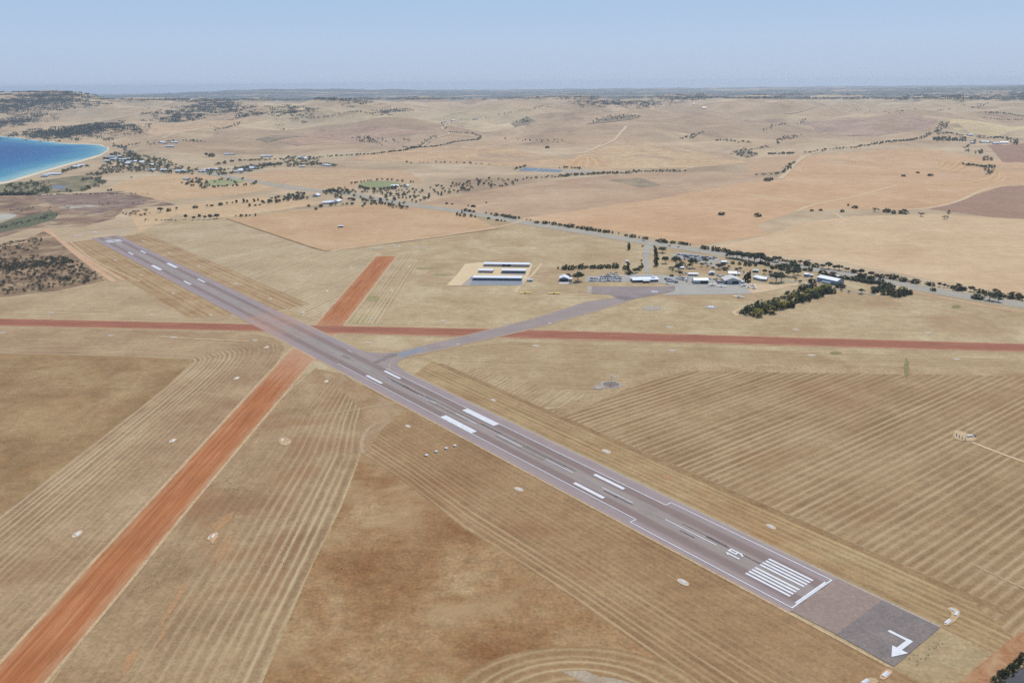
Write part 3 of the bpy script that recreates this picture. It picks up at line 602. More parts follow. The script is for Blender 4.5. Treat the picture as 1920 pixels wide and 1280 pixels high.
for s0, s1, t0, w_ in ((330, 265, 2.4, .7), (320, 250, 1.2, 1.1), (300, 290, 3.2, .5), (250, 190, -1.8, .6), (262, 150, 3.4, .7), (178, 60, 3.6, .8), (26, 12, -2.4, .9), (16, -2, -1.9, .6), (-44, -56, -3.4, .8), (-60, -120, 3.4, .9), (-40, -75, 4.4, .5), (150, 90, -2.6, .5), (420, 405, 2.0, 1.0), (120, 70, 1.6, .5)):
    one('tyre_mark', s1, s0, t0 - w_ / 2, t0 + w_ / 2, mat='rubber', z=.345)
# taxiway
tw_a = gs((640, 640), (680, 659), (715, 662), (742, 661), (919, 618.5), (1000, 598), (1100, 566), (1157, 558))
tw_b = gs((740, 692), (742, 688), (746, 678), (768, 667.5), (927, 632), (1000, 615), (1125, 580.5), (1176, 564.5))
swath('taxiway_shoulder', [tuple(np.array(a) + (0, 3)) for a in tw_a[3:]], [tuple(np.array(a) + (0, -4)) for a in tw_b[3:]], fld('worn_taxiway_edge', [C(176, 152, 130), C(190, 166, 140)], 20), .135, seg=8, m=4)
swath('taxiway', tw_a, tw_b, M['taxiway'], .145, seg=8, m=4)
poly('taxiway', [ST(342, 24)] + gs((772, 706), (752, 690), (744, 684), (752, 672), (735, 664), (700, 664)) + [ST(430, 24)], M['taxiway'], .15)
poly('taxiway_patch', gs((744, 664), (792, 650.5), (801, 654.5), (752, 669.5)), M['bluegrey'], .17)
for q in (((716, 668), (742, 663), (746, 667), (722, 673)), ((700, 678), (722, 671), (726, 674), (702, 683)), ((726, 664), (744, 662.6), (745, 665), (728, 666))):
    poly('oil_stain', gs(*q), fld('dark_worn_seal', [C(132, 120, 120), C(154, 140, 138)], 6, grain=1), .168, ragged=2)
ribbon('taxiway_line', gs((793, 649.8), (803, 655)), .8, M['paint_yellow'], .2, smooth=0)
ribbon('taxiway_line', gs((730, 694), (729, 684), (736, 674), (748, 668)), .7, M['paint_yellow'], .2, smooth=2)
# aprons, car parks, roads
poly('apron', gs((1111, 537.4), (1267, 537), (1268, 545), (1176, 563.5), (1158, 561), (1146, 553), (1109, 550.5)), M['apron'], .15)
poly('apron', gs((1095, 529), (1100, 518), (1168, 516.5), (1186, 514.5), (1240, 515), (1262, 517), (1300, 519), (1390, 532), (1415, 541), (1408, 551), (1240, 553.5), (1266, 545), (1266, 537), (1240, 531), (1186, 528)), M['grey'], .155)
poly('apron', gs((1100, 536), (1111, 536), (1108, 550), (1100, 549)), M['greygravel'], .14)
poly('yard', gs((1392, 531), (1428, 533), (1470, 535), (1478, 537), (1440, 546), (1410, 551)), M['track'], .157)
ribbon('track', gs((1415, 547), (1450, 543), (1480, 534), (1506, 531), (1530, 528)), 9, M['track'], .158)
ribbon('taxiway_line', gs((1303, 533), (1305, 541)), .7, M['paint_yellow'], .18, smooth=0)
poly('hangar_pad', gs((837, 535.2), (855, 517), (872, 495), (900, 492), (999, 494), (992, 514), (980, 535.2)), M['sand'], .11)
poly('hangar_apron', gs((865, 535), (877, 525), (886, 517), (980, 519), (979, 535)), M['bluegrey'], .14)
poly('hangar_apron', gs((866, 535), (879, 524.5), (888, 524.5), (878, 535)), M['greygravel'], .143)
poly('hangar_apron', gs((938, 514), (940, 512), (987, 512.5), (984, 517)), M['greygravel'], .145)
ribbon('track', gs((966, 549), (974, 536), (985, 526), (998, 516), (1016, 494)), 5, M['track'], .12)
ribbon('track', gs((987, 517), (1003, 518), (1046, 520)), 4, M['track'], .12)
ribbon('track', gs((974, 549.5), (1040, 551), (1108, 552)), 3, M['track'], .12)
hw = gs((-260, 302), (40, 298), (250, 305), (380, 322), (440, 334), (515, 347), (580, 357), (652, 361.5), (752, 382), (865, 396.5), (945, 411), (1045, 427), (1145, 443.5), (1220, 456), (1295, 466), (1361, 478), (1459, 492.5), (1506, 501), (1550, 508), (1608, 517), (1650, 525.5), (1733, 542), (1800, 553.5), (1917, 571.5), (2200, 611), (2600, 664))
ribbon('highway_verge', hw[3:], 40, M['verge'], .14, smooth=1)
ribbon('highway', hw[3:], 21, M['road'], .17, smooth=1)
ribbon('highway_line', [tuple(np.array(p) + (0, 0)) for p in hw[11:]], .5, M['paint_worn'], .2, smooth=1)
ribbon('access_road', gs((1222, 455), (1213, 462), (1211, 470), (1211.5, 482), (1213, 496), (1213, 512)), 8, M['grey'], .18, smooth=2)
ribbon('access_road', gs((1240, 458), (1224, 461), (1217, 467), (1215, 474), (1214, 482)), 6, M['grey'], .184, smooth=2)
poly('car_park', gs((1256, 482), (1268, 473), (1290, 474), (1352, 486), (1338, 493), (1300, 489)), M['grey'], .16)
poly('car_park', gs((1310, 490), (1338, 493), (1352, 488), (1362, 490), (1358, 500), (1335, 502), (1318, 496)), M['greygravel'], .155)
ribbon('access_road', gs((1365, 505), (1400, 511), (1440, 519), (1470, 527), (1510, 532), (1560, 540), (1600, 547), (1640, 553)), 6, M['road'], .16)
ribbon('track', gs((1640, 553), (1672, 545), (1690, 536), (1706, 541)), 7, M['track'], .15)
ribbon('dirt_edge', gs((1700, 544), (1760, 557), (1850, 575), (1960, 592)), 6, M['pinktrack'], .15)
# asphalt road and red verge in the bottom right corner
ribbon('road', gs((1850, 1330), (1905, 1285), (1960, 1240), (2080, 1140), (2400, 900)), 9, fld('dark_road', [C(84, 84, 92), C(100, 98, 104)], 20, grain=.3), .16)
ribbon('dirt_edge', gs((1770, 1330), (1830, 1276), (1880, 1234), (1930, 1192), (2020, 1115), (2300, 905)), 9, fld('orange_verge', [C(168, 118, 84), C(186, 140, 104)], 9, tint=(C(194, 158, 122), .9)), .14)
# dirt tracks over the country
TR = [('pinktrack', 8, (85, 428), (118, 455), (150, 483), (215, 529)), ('pinktrack', 6, (78, 430), (110, 446), (158, 484), (232, 526)), ('sandedge', 4, (130, 452), (175, 490), (262, 528)),
      ('track', 16, (1463, 335), (1474, 325), (1490, 306), (1511, 289), (1562, 279.5), (1633, 272), (1706, 263), (1735, 257), (1757, 246), (1764, 233), (1772, 229)),
      ('track', 10, (1400, 364), (1460, 374), (1527, 381.6), (1590, 386), (1700, 396), (1790, 383), (1850, 368), (1960, 348)),
      ('track', 9, (1495, 396), (1520, 384), (1590, 372), (1681, 347)), ('track', 7, (1560, 398), (1587, 412), (1580, 418), (1555, 421)),
      ('track', 18, (1056, 291), (1097, 288), (1132, 272), (1159, 257), (1174, 237)), ('track', 6, (1120, 276), (1128, 268), (1140, 266)), ('track', 9, (1273, 320), (1293, 314), (1340, 311), (1395, 306)),
      ('track', 7, (620, 470), (700, 459), (820, 444), (945, 425), (990, 410)), ('track', 10, (560, 306), (640, 307), (760, 306), (890, 308), (970, 311)),
      ('track', 12, (838, 236), (826, 240), (836, 247), (846, 251), (830, 256), (800, 265), (765, 278)), ('greygravel', 8, (215, 272), (240, 287), (300, 310), (335, 318)),
      ('track', 3, (1822, 829), (1870, 848), (1960, 880)), ('sandedge', 4, (60, 580), (150, 583), (240, 586)), ('sandedge', 4, (300, 632), (400, 637), (470, 640)),
      ('track', 6, (-20, 470), (70, 448), (130, 437)), ('sandedge', 8, (130, 434), (200, 428), (320, 420)),
      ('track', 9, (880, 392), (900, 385), (940, 380)), ('track', 14, (1470, 214), (1520, 207), (1600, 202)), ('track', 5, (1384, 592), (1372, 585), (1392, 578)), ('sandedge', 5, (1430, 588), (1500, 572), (1560, 552))]
for mt, wd, *pts in TR: ribbon('track', gs(*pts), wd, M[mt], .18, smooth=2)
for pts in (((395, 985), (425, 965), (440, 958), (432, 975), (405, 1000)), ((412, 1030), (436, 1000), (430, 1030), (405, 1065)), ((320, 1130), (350, 1085), (345, 1110), (300, 1180)), ((228, 1255), (240, 1225), (262, 1215), (245, 1250), (230, 1268)), ((1238, 886), (1262, 894), (1268, 902), (1244, 896)), ((300, 1190), (312, 1170), (310, 1190), (290, 1215))):
    poly('bare_earth', gs(*pts), fld('orange_bare_earth', [C(182, 138, 100), C(190, 150, 112)], 5, tint=(C(172, 140, 104), .9)), .094, ragged=2.2)
for wd, *pts in ((2.5, (600, 777), (660, 770), (720, 758), (770, 752)), (3, (680, 850), (676, 830), (690, 800), (720, 790)), (2, (1830, 1060), (1880, 1085), (1960, 1120))):
    ribbon('track', gs(*pts), wd, fld('faint_track', [C(180, 152, 120), C(194, 168, 136)], 8), .092, smooth=2)
cst = fld('contour_lines', [C(202, 160, 116), C(212, 172, 130)], 120, stripes=(26, C(226, 196, 152), .8, 10, .1))
swath('mown_field', gs((1745, 316), (1758, 308), (1764, 300)), gs((1810, 326), (1832, 314), (1846, 304)), cst, .12, seg=6, m=6, smooth=1)
swath('mown_field', gs((1735, 345), (1800, 342), (1850, 332), (1862, 322)), gs((1780, 352), (1850, 350), (1890, 338), (1880, 322)), cst, .122, seg=6, m=6, smooth=1)
swath('mown_field', gs((1050, 312), (1070, 300), (1090, 292)), gs((1140, 312), (1130, 302), (1110, 294)), cst, .122, seg=6, m=6, smooth=1)
for q in (((958, 232), (975, 226), (988, 219), (1006, 228), (990, 235)), ((1372, 284), (1392, 279), (1410, 284), (1422, 291), (1400, 297), (1380, 291)), ((1100, 234), (1130, 221), (1180, 216), (1202, 219), (1150, 229)), ((480, 262), (560, 254), (580, 258), (500, 268)), ((1140, 338), (1200, 334), (1240, 348), (1200, 352), (1170, 344))):
    poly('scrub_patch', gs(*q), fld('grey_green_scrub_ground', [C(136, 124, 102), C(168, 146, 120)], 60, contrast=1.4, tint=(C(190, 164, 134), .7)), .13, ragged=25)
# ponds, oval, park
for q in (((985, 314.5), (1011, 316.2), (1002, 321), (972, 320.5)), ((1013, 316.4), (1056, 319), (1050, 323), (1004, 321.4))):
    c_ = np.mean(q, axis=0); poly('pond_bank', gs(*[tuple(c_ + (np.array(p) - c_) * 1.13) for p in q]), M['greygravel'], .2); poly('pond', gs(*q), M['pond'], .3)
poly('pond_bank', gs((1058, 318), (1120, 320), (1110, 324), (1060, 324)), M['greygravel'], .2)
poly('sports_oval', gs(*[(712 + 40 * math.cos(t), 346 + 6.6 * math.sin(t)) for t in np.linspace(0, 2 * math.pi, 20)[:-1]]), M['oval'], .3)
poly('park', gs((380, 344), (400, 335), (455, 336), (462, 341), (430, 348), (385, 350)), M['park'], .3, smooth=1)
# small bare pads
poly('gravel_pad', gs(*[(1222 + 18 * math.cos(t), 578 + 4.5 * math.sin(t)) for t in np.linspace(0, 6.28, 12)[:-1]]), M['greygravel'], .1)
poly('gravel_pad', gs((1170, 577), (1188, 574), (1205, 577), (1188, 582)), M['sandedge'], .095, smooth=1)
#==THINGS==
def paint(name, c, rough=.45, spec=.4): return m_plain(name, (*c, 1), rough, spec, var=.08, scale=.8)
WHITE = paint('white_sheet_metal', (.78, .79, .80)); CREAM = paint('cream_sheet_metal', (.66, .61, .52)); GREYW = paint('grey_wall', (.34, .35, .37)); PINKW = paint('pinkish_grey_wall', (.44, .37, .34))
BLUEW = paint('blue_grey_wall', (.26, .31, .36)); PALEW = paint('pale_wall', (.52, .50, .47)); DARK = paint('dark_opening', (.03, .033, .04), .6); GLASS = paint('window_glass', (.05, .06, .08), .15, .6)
GREENR = paint('green_roof_metal', (.10, .22, .17)); BROWNR = paint('brown_roof', (.20, .12, .08)); GREYR = paint('grey_roof', (.42, .43, .44)); SILVER = paint('galvanised_roof', (.62, .65, .68))
YEL = paint('yellow_aircraft_paint', (.85, .66, .06), .4); TYRE = paint('tyre_rubber', (.025, .025, .025), .8); REDP = paint('red_paint', (.4, .05, .04)); BLUEP = paint('blue_paint', (.06, .12, .3))
CONC = m_field('pale_concrete', [C(206, 196, 186), C(218, 208, 198)], 8, grain=.3)
BARK = paint('bark', (.12, .09, .07), .9, .1)
def pxm(px, py):                               # photo pixels per metre at that place on the ground
    x, y = G(px, py); return F / math.hypot(math.hypot(x, y), HC), x, y
# ---------------------------------------------------------------- buildings
def building(name, label, cat, A, B, depth, wh, rise, wallm=GREYW, roofm=WHITE, ridge='along', doors=(), windows=(), over=.4, group=None, lean=None, chimney=False):
    """A, B: the two ends of the front wall on the ground; doors/windows: (from, to along the front 0..1, z0, z1, material)"""
    A, B = np.array(A), np.array(B); L = float(np.hypot(*(B - A))); rz = math.atan2(B[1] - A[1], B[0] - A[0])
    n = np.array((-math.sin(rz), math.cos(rz))); c = (A + B) / 2 + n * depth / 2
    t = thing(name, label, cat, (c[0], c[1], float(Hg(*c))), rz, group)
    hx, hy = L / 2, depth / 2
    wl = MB()
    if ridge == 'along':
        prof = [(-hy, 0), (hy, 0), (hy, wh), (0, wh + rise), (-hy, wh)]
        wl.loft([[(x, y, z) for y, z in prof] for x in (-hx, hx)])
        e = rise / hy * over; th = .18
        rf = MB()
        for sg in (-1, 1):
            q = [(0, wh + rise), (sg * (hy + over), wh - e)]
            rf.loft([[(x, y, z + k) for k in (0.02, th) for (y, z) in (q if k == .02 else q[::-1])] for x in (-hx - over, hx + over)])
    else:
        prof = [(-hx, 0), (hx, 0), (hx, wh), (0, wh + rise), (-hx, wh)]
        wl.loft([[(x, y, z) for x, z in prof] for y in (-hy, hy)])
        e = rise / hx * over; th = .18
        rf = MB()
        for sg in (-1, 1):
            q = [(0, wh + rise), (sg * (hx + over), wh - e)]
            rf.loft([[(x, y, z + k) for k in (0.02, th) for (x, z) in (q if k == .02 else q[::-1])] for y in (-hy - over, hy + over)])
    for mb, nm, mt in ((wl, 'wall', wallm), (rf, 'roof', roofm)):
        o = mb.build(nm, mt, t); bm = bmesh.new(); bm.from_mesh(o.data); bmesh.ops.recalc_face_normals(bm, faces=bm.faces); bm.to_mesh(o.data); bm.free()
        if nm == 'roof': ro = o
    if chimney: MB().box(hx * .3, hx * .3 + .8, -.5, .3, wh + rise * .3, wh + rise + .9).build('chimney', PALEW, ro)
    for a, b, z0, z1, mt in doors: MB().box(-hx + a * L, -hx + b * L, -hy - .06, -hy - .003, z0 + .02, z1).build('door', mt, t)
    for a, b, z0, z1, mt in windows: MB().box(-hx + a * L, -hx + b * L, -hy - .05, -hy - .003, z0, z1).build('window', mt, t)
    if lean:                                   # a lower bay: (x0,x1,y0,y1,height,material)
        for x0, x1, y0, y1, h, mt in lean:
            MB().box(x0, x1, y0, y1, 0.01, h).build('lean_to', mt, t)
            MB().box(x0 - .3, x1 + .3, y0 - .3, y1 + .3, h + .005, h + .2).build('lean_to_roof', roofm, t)
    return t
def bay_doors(n, h, mt, gap=.08): return [((k + gap) / n, (k + 1 - gap) / n, 0, h, mt) for k in range(n)]
SHED = 'long open-fronted hangars on the sandy pad'
building('hangar', 'long white-roofed hangar at the back of the sandy pad with pinkish doors', 'hangar', G(907, 499.5), G(992.6, 500.8), 13, 4.2, 1.0, PINKW, WHITE,
         doors=[(k / 10 + .006, (k + 1) / 10 - .006, 0, 3.8, DARK if k in (4, 5) else PINKW) for k in range(10)], group=SHED)
building('hangar', 'shortest white-roofed hangar standing alone on the sandy pad', 'hangar', G(897, 511.2), G(924, 511.8), 11, 3.8, .9, PINKW, WHITE, doors=bay_doors(3, 3.4, PINKW, .04), group=SHED)
building('hangar', 'mid-length hangar with dark open front between two longer hangars', 'hangar', G(940.5, 512), G(985.5, 512.6), 12, 4.2, 1.0, GREYW, WHITE, doors=bay_doors(5, 3.8, paint('grey_door', (.17, .18, .2)), .02), group=SHED)
building('hangar', 'longest front hangar with grey bays facing the grey hangar apron', 'hangar', G(886.5, 525.4), G(978, 526.4), 13, 4.0, 1.0, GREYW, WHITE, doors=bay_doors(10, 3.6, paint('slate_door', (.15, .16, .18)), .02), group=SHED)
building('portable_hut', 'tiny pale blue portable hut right of the long hangars', 'hut', G(988, 527.5), G(998, 528), 5, 2.8, .4, paint('pale_blue_wall', (.42, .5, .54)), SILVER, doors=[(.6, .8, 0, 2.1, DARK)])
building('hangar', 'white gabled hangar with open front beside a spreading tree', 'hangar', G(1049, 527.8), G(1066, 528), 16, 4.6, 2.6, GREYW, WHITE, 'across', doors=[(.06, .94, 0, 4.2, DARK)], lean=[(6.4, 11.5, -5, 6, 3, PALEW)])
poly('concrete_apron', gs((1048, 533), (1066.5, 533), (1066, 528), (1049, 528)), CONC, .16)
tA, tB = G(1188, 529.5), G(1234, 528)
tm = building('terminal', 'low white-roofed passenger terminal with dark glazed front between car park and apron', 'terminal', tA, tB, 17, 3.6, .7, paint('terminal_wall', (.16, .15, .16)), WHITE,
              windows=[(k / 9 + .012, (k + 1) / 9 - .012, .8, 2.9, GLASS) for k in range(9) if k not in (3, 4, 5)], over=1.4)
Lt = math.dist(tA, tB)
MB().box(-Lt * .5 + .36 * Lt, -Lt * .5 + .63 * Lt, -14.5, -9.9, 3.0, 3.3).build('entrance_canopy', WHITE, tm)
for x in (.37, .46, .54, .62): MB().box(-Lt / 2 + x * Lt - .15, -Lt / 2 + x * Lt + .15, -14.3, -14, 0, 3.0).build('canopy_post', PALEW, tm)
MB().box(-Lt * .5 + .37 * Lt, -Lt * .5 + .62 * Lt, -10, -8.56, .02, 2.9).build('entrance', GLASS, tm)
MB().box(-Lt / 2 + .78 * Lt, Lt / 2 - 3, -3, 4, 4.3, 5.6).build('roof_plant', SILVER, tm)
building('hut', 'long low hut with tan front and white roof behind the apron lamp', 'hut', G(1291, 517), G(1309, 517.2), 6, 3, .8, PALEW, WHITE, doors=[(.1, .2, 0, 2.2, DARK)], windows=[(.3, .45, 1, 2, GLASS), (.6, .75, 1, 2, GLASS)])
building('hangar', 'white barn-shaped hangar with wide dark door facing the grey apron', 'hangar', G(1301, 532), G(1328.5, 532), 16, 5, 1.8, PALEW, WHITE, 'along', doors=[(.43, .97, 0, 4.2, DARK)], windows=[(.06, .16, 1.2, 2.2, GLASS), (.24, .34, 1.2, 2.2, GLASS)])
building('hut', 'small square white-roofed hut above the barn-shaped hangar', 'hut', G(1330, 515.8), G(1340, 516), 8, 3.6, 1.4, GREYW, WHITE, 'across', doors=[(.35, .65, 0, 2.6, DARK)])
building('hangar', 'largest cream gabled hangar with two dark doors facing the apron', 'hangar', G(1358.5, 532.4), G(1389.5, 532.4), 22, 4.8, 4.2, PALEW, CREAM, 'across', doors=[(.03, .17, 0, 4.0, DARK), (.46, .84, 0, 4.4, DARK)], windows=[(.25, .33, 1.2, 2.2, GLASS)], lean=[(12.4, 17, -10, 2, 3, PALEW)])
building('house', 'white hip-like roofed office behind the largest cream hangar', 'house', G(1366, 517), G(1381, 517.4), 12, 3.6, 2.0, GREYW, WHITE, 'along', doors=[(.45, .55, 0, 2.2, DARK)], windows=[(.1, .3, 1, 2.2, GLASS), (.7, .9, 1, 2.2, GLASS)], lean=[(8, 11.5, -3, 4, 2.8, PALEW)])
building('hangar', 'white long-roofed shed right of the dark cypress clump', 'shed', G(1411.5, 523), G(1423, 526), 13, 3.4, 1.5, PALEW, WHITE, 'along', doors=[(.3, .6, 0, 2.8, GREYW)])
building('hangar', 'white shed joined end to end on the far right of the apron buildings', 'shed', G(1423.8, 526.3), G(1436.5, 527.6), 12, 3.4, 1.5, PALEW, WHITE, 'along', doors=[(.2, .6, 0, 2.8, GREYW)], windows=[(.7, .9, 1, 2.2, GLASS)])
building('hut', 'green-roofed hut on the dry grass below the highway trees', 'hut', G(1411.5, 510.5), G(1422, 511), 7, 3, 1.0, paint('green_wall', (.10, .17, .13)), GREENR, doors=[(.4, .55, 0, 2.1, DARK)])
building('hut', 'white-roofed hut half hidden under the car park trees', 'hut', G(1274.5, 505), G(1283, 504.6), 6, 3, .8, PALEW, WHITE, windows=[(.2, .4, 1, 2, GLASS)])
building('shed', 'grey-roofed shed at the right end of the upper car park', 'shed', G(1353, 494.5), G(1362, 494.5), 7, 3.2, 1, GREYW, SILVER, doors=[(.2, .8, 0, 2.6, DARK)], lean=[(4, 7, -3, 1, 2.6, WHITE)])
building('shed', 'blue-grey shed with white roof left of the long warehouse', 'shed', G(1507, 518.6), G(1515, 519.4), 9, 4, .6, BLUEW, WHITE, 'along', doors=[(.2, .8, 0, 3.2, BLUEW)], lean=[(4.4, 9, -2, 4, 3, GREYW)])
wA, wB = G(1531, 527.2), G(1568.5, 535.2)
building('warehouse', 'long blue-grey warehouse with bright white roof beside the flowering trees', 'warehouse', wA, wB, 17, 6.2, 2.2, BLUEW, WHITE, 'along', doors=[(.02, .08, 0, 2.4, WHITE)], windows=[(.3, .36, 1.2, 2.4, GLASS), (.72, .78, 1.2, 2.4, GLASS), (.86, .92, 1.2, 2.4, GLASS)],
         lean=[(-5, 8, -12, -8.55, 3, PALEW)])
building('shed', 'low cream hay shed between two hedges beyond the warehouse', 'shed', G(1563, 520), G(1573, 522), 6, 3, .6, PALEW, WHITE)
building('tank_shed', 'lone white-roofed trough shelter in the middle of the orange paddock', 'shed', G(634, 426.5), G(643.5, 426.3), 7, 2.8, .8, GREYW, WHITE, doors=[(.1, .9, 0, 2.2, DARK)])
building('hut', 'pale blue and white pump hut on the grass left of the access road', 'hut', G(1173.5, 492.5), G(1178.5, 492.5), 5, 3, .5, paint('light_blue_wall', (.4, .5, .62)), WHITE, doors=[(.55, .85, 0, 2.1, DARK)])
# ---------------------------------------------------------------- houses of the village and the farms
HB = dict(B1=[(835, 582), (842, 602), (803, 612), (900, 577), (935, 602), (980, 622), (1012, 617), (960, 632), (885, 602), (552, 657), (580, 657), (610, 647), (358, 717), (390, 712), (432, 712), (335, 728), (1142, 642), (1140, 682), (1230, 682), (1372, 692), (1348, 690), (1520, 692), (1562, 677), (1617, 678), (1762, 692), (1802, 682), (1862, 682), (1210, 473), (1238, 478), (1262, 503), (1310, 473), (1290, 503), (1700, 562), (1745, 562), (1400, 748), (1895, 668), (870, 592), (915, 618), (1060, 622), (960, 600)],
          B2=[(215, 577), (258, 577), (500, 588), (508, 655), (680, 643), (704, 647), (10, 693), (48, 688), (112, 684), (132, 664), (1575, 318), (1640, 308), (1800, 298), (692, 929), (740, 923), (772, 918), (615, 874), (1200, 803), (1290, 803), (160, 668), (525, 592)],
          B3=[(38, 272), (1020, 187), (1552, 168), (1625, 196)], B4=[(1545, 385), (1637, 434), (1675, 437), (1780, 440), (1722, 444), (1565, 440)])
def house_mesh(k):
    mb = MB(); L, D, wh, rs = ((15, 9, 3, 2.2), (20, 10, 3, 2.4), (13, 11, 3.2, 2.6))[k]
    mb.loft([[(x, y, z) for y, z in ((-D / 2, 0), (D / 2, 0), (D / 2, wh), (0, wh + rs), (-D / 2, wh))] for x in (-L / 2, L / 2)])
    rf = MB()
    for sg in (-1, 1):
        q = [(0, wh + rs + .03), (sg * (D / 2 + .5), wh - .2)]
        rf.loft([[(x, y, z + dz) for dz, qq in ((0, q), (.2, q[::-1])) for y, z in qq] for x in (-L / 2 - .5, L / 2 + .5)])
    wins = [(MB().box(x, x + 1.6, -D / 2 - .05, -D / 2 - .004, 1, 2.2), 'window') for x in (-L * .33, L * .12, L * .34)]
    dr = MB().box(-L * .06, -L * .06 + 1, -D / 2 - .06, -D / 2 - .004, .02, 2.1)
    out = []
    for m_, nm in [(mb, 'wall'), (rf, 'roof'), (dr, 'door')] + wins:
        me = m_.me(nm); bm = bmesh.new(); bm.from_mesh(me); bmesh.ops.recalc_face_normals(bm, faces=bm.faces); bm.to_mesh(me); bm.free(); out.append((nm, me))
    return out
protos = []
for k in range(3):
    for rm, rl in ((WHITE, 'white'), (SILVER, 'silver'), (GREYR, 'grey'), (CREAM, 'cream')):
        t = thing('house', '', 'house', (0, 0, 0))
        for nm, me in house_mesh(k):
            link(nm, me.copy() if nm == 'roof' else me, [{'wall': PALEW, 'roof': rm, 'window': GLASS, 'door': BROWNR}[nm]] if nm == 'roof' or not me.materials else [], t)
        protos.append((t, rl, ('small', 'long', 'square')[k], []))
hs = {'B1': [], 'B2': [], 'B3': [], 'B4': []}; used = set(); i = 0
for reg, L in HB.items():
    for x, y in L:
        px, py = P(reg, x, y); gx, gy = G(px, py)
        k = random.choice([0, 0, 4, 4, 1, 5, 8, 3, 2]); t, rl, sz, _ = protos[k]
        o = copy_tree(t)
        o.location = (gx, gy, float(Hg(gx, gy)) - .1); o.rotation_euler = (0, 0, random.choice([0, .3, -.35, 1.4, .1])); s_ = 1.5 if reg in ('B3', 'B4') else 1.35; o.scale = (s_, s_, s_)
        hs[reg].append((o, px, f'{sz} {rl}-roofed'))
for t, *_ in protos:
    for c in list(t.children): bpy.data.objects.remove(c)
    bpy.data.objects.remove(t)
for reg, where, grp in (('B1', 'house in the bayside village', 'houses of the bayside village'), ('B2', 'farmhouse in the middle paddocks', 'houses in the middle paddocks'), ('B3', 'homestead high on the far hills', 'homesteads on the far hills'), ('B4', 'farm building at the right-hand farmstead', 'buildings of the right-hand farmstead')):
    L = hs[reg]; number_row([a[0] for a in L], [a[1] for a in L], lambda od, i: f'{L[i][2]} {where}, {od}')
    for a in L: a[0]['group'] = grp
# ---------------------------------------------------------------- markers of the strips
mk_me = MB().loft([[(-2.0, y, z) for y, z in ((-.8, 0), (.8, 0), (0, .4))], [(2.0, y, z) for y, z in ((-.8, 0), (.8, 0), (0, .4))]]).me('marker')
pv_ = [(3.9 * math.cos(t) * random.uniform(.85, 1.1), 2.0 * math.sin(t) * random.uniform(.85, 1.1), .0) for t in np.linspace(0, 2 * math.pi, 15)[:-1]]
pad_me = mesh('gravel_pad', pv_, [tuple(range(14))]); mk_me.materials.append(M['paint']); pad_me.materials.append(M['gravel'])
MK = {'runway': (YAW + math.pi / 2, 'beside the sealed runway', [(765, 799), (973, 917), (1281, 1091), (925, 750), (1137, 846), (1446, 987), (217, 488), (265, 516), (325, 550), (269, 452), (317, 474), (373, 499), (443, 532), (507, 560), (568, 586), (395, 590.5), (1700, 1128)][:16]),
      'long': (math.radians(-6.5), 'beside the long red dirt strip', [(5, 624), (208, 629), (325, 632), (478, 638), (1005, 648), (1260, 657), (1521, 666), (1793, 673), (691, 642), (96, 586), (285, 590), (696, 597), (831, 602), (948, 605), (1031, 606), (1256, 613), (1492, 618), (1740, 625), (859, 645)]),
      'cross': (math.radians(88), 'beside the diagonal orange dirt strip', [(444, 709), (324, 826), (145, 1001), (612, 715), (529, 825), (399, 1005), (500, 651), (659, 502), (613, 546), (767, 500), (734, 544)])}
for key, (rz, where, pts) in MK.items():
    obs = []
    for px, py in pts:
        x, y = G(px, py); o = thing('strip_marker', '', 'marker', (x, y, 0.24), -rz if key == 'runway' else rz, f'white markers {where}')
        if key == 'runway': o.rotation_euler = (0, 0, math.atan2(RD[1], RD[0]))
        link('marker', mk_me, (), o); p = link('gravel_pad', pad_me, (), o); p.location = (0, 0, -.05); obs.append(o)
        k = random.uniform(.9, 1.25); p.scale = (k, k, 1); p.rotation_euler = (0, 0, random.uniform(-.15, .15))
    number_row(obs, [p[0] for p in pts], lambda od, i: f'white wedge marker on gravel {where}, {od}')
def slab(name, label, pts, w_, grp=None):
    mb = MB(); c = np.mean([G(*p) for p in pts], axis=0)
    for a, b in zip(pts, pts[1:]):
        a, b = np.array(G(*a)) - c, np.array(G(*b)) - c; d = (b - a) / np.hypot(*(b - a)); n = np.array((-d[1], d[0])) * w_ / 2
        a = a - d * w_ * .35; b = b + d * w_ * .35
        mb.loft([[(*(p - n), .0), (*(p + n), .0), (*p, .4)] for p in (a, b)])
    o = mb.build(name, M['paint']); o.location = (c[0], c[1], .34); o['label'] = label; o['category'] = 'marker'
    if grp: o['group'] = grp
    return o
EG = 'white bar markers at the strip ends'
slab('end_marker', 'bent white L-shaped marker off the right corner of the turning pad', [(1783, 1141), (1795, 1147), (1792, 1153)], 1.6, EG)
slab('end_marker', 'short white bar marker just right of the turning pad', [(1774, 1168), (1780, 1163)], 1.9, EG)
slab('end_marker', 'short white bar marker at the near tip of the turning pad', [(1657, 1267), (1664, 1261)], 1.9, EG)
slab('end_marker', 'white bar marker cut by the bottom edge below the turning pad', [(1618, 1280), (1626, 1275)], 1.9, EG)
slab('end_marker', 'long white bar left of the far dirt strip end', [(693, 466.5), (716, 466)], 2.2, EG)
slab('end_marker', 'white arrow-like marker above the far dirt strip end', [(736, 460.5), (746, 462), (750, 460.5)], 2.6, EG)
slab('end_marker', 'long white bar right of the far dirt strip end', [(772, 465.3), (793, 465)], 2.2, EG)
slab('end_marker', 'white bar left of the far runway end', [(138, 443), (153, 440)], 2.6, EG)
slab('end_marker', 'white angled marker beyond the far runway end', [(166, 436), (178, 435), (182, 437)], 2.8, EG)
slab('end_marker', 'pinkish white bar right of the far runway end', [(213, 435), (228, 433.5)], 2.4, EG)
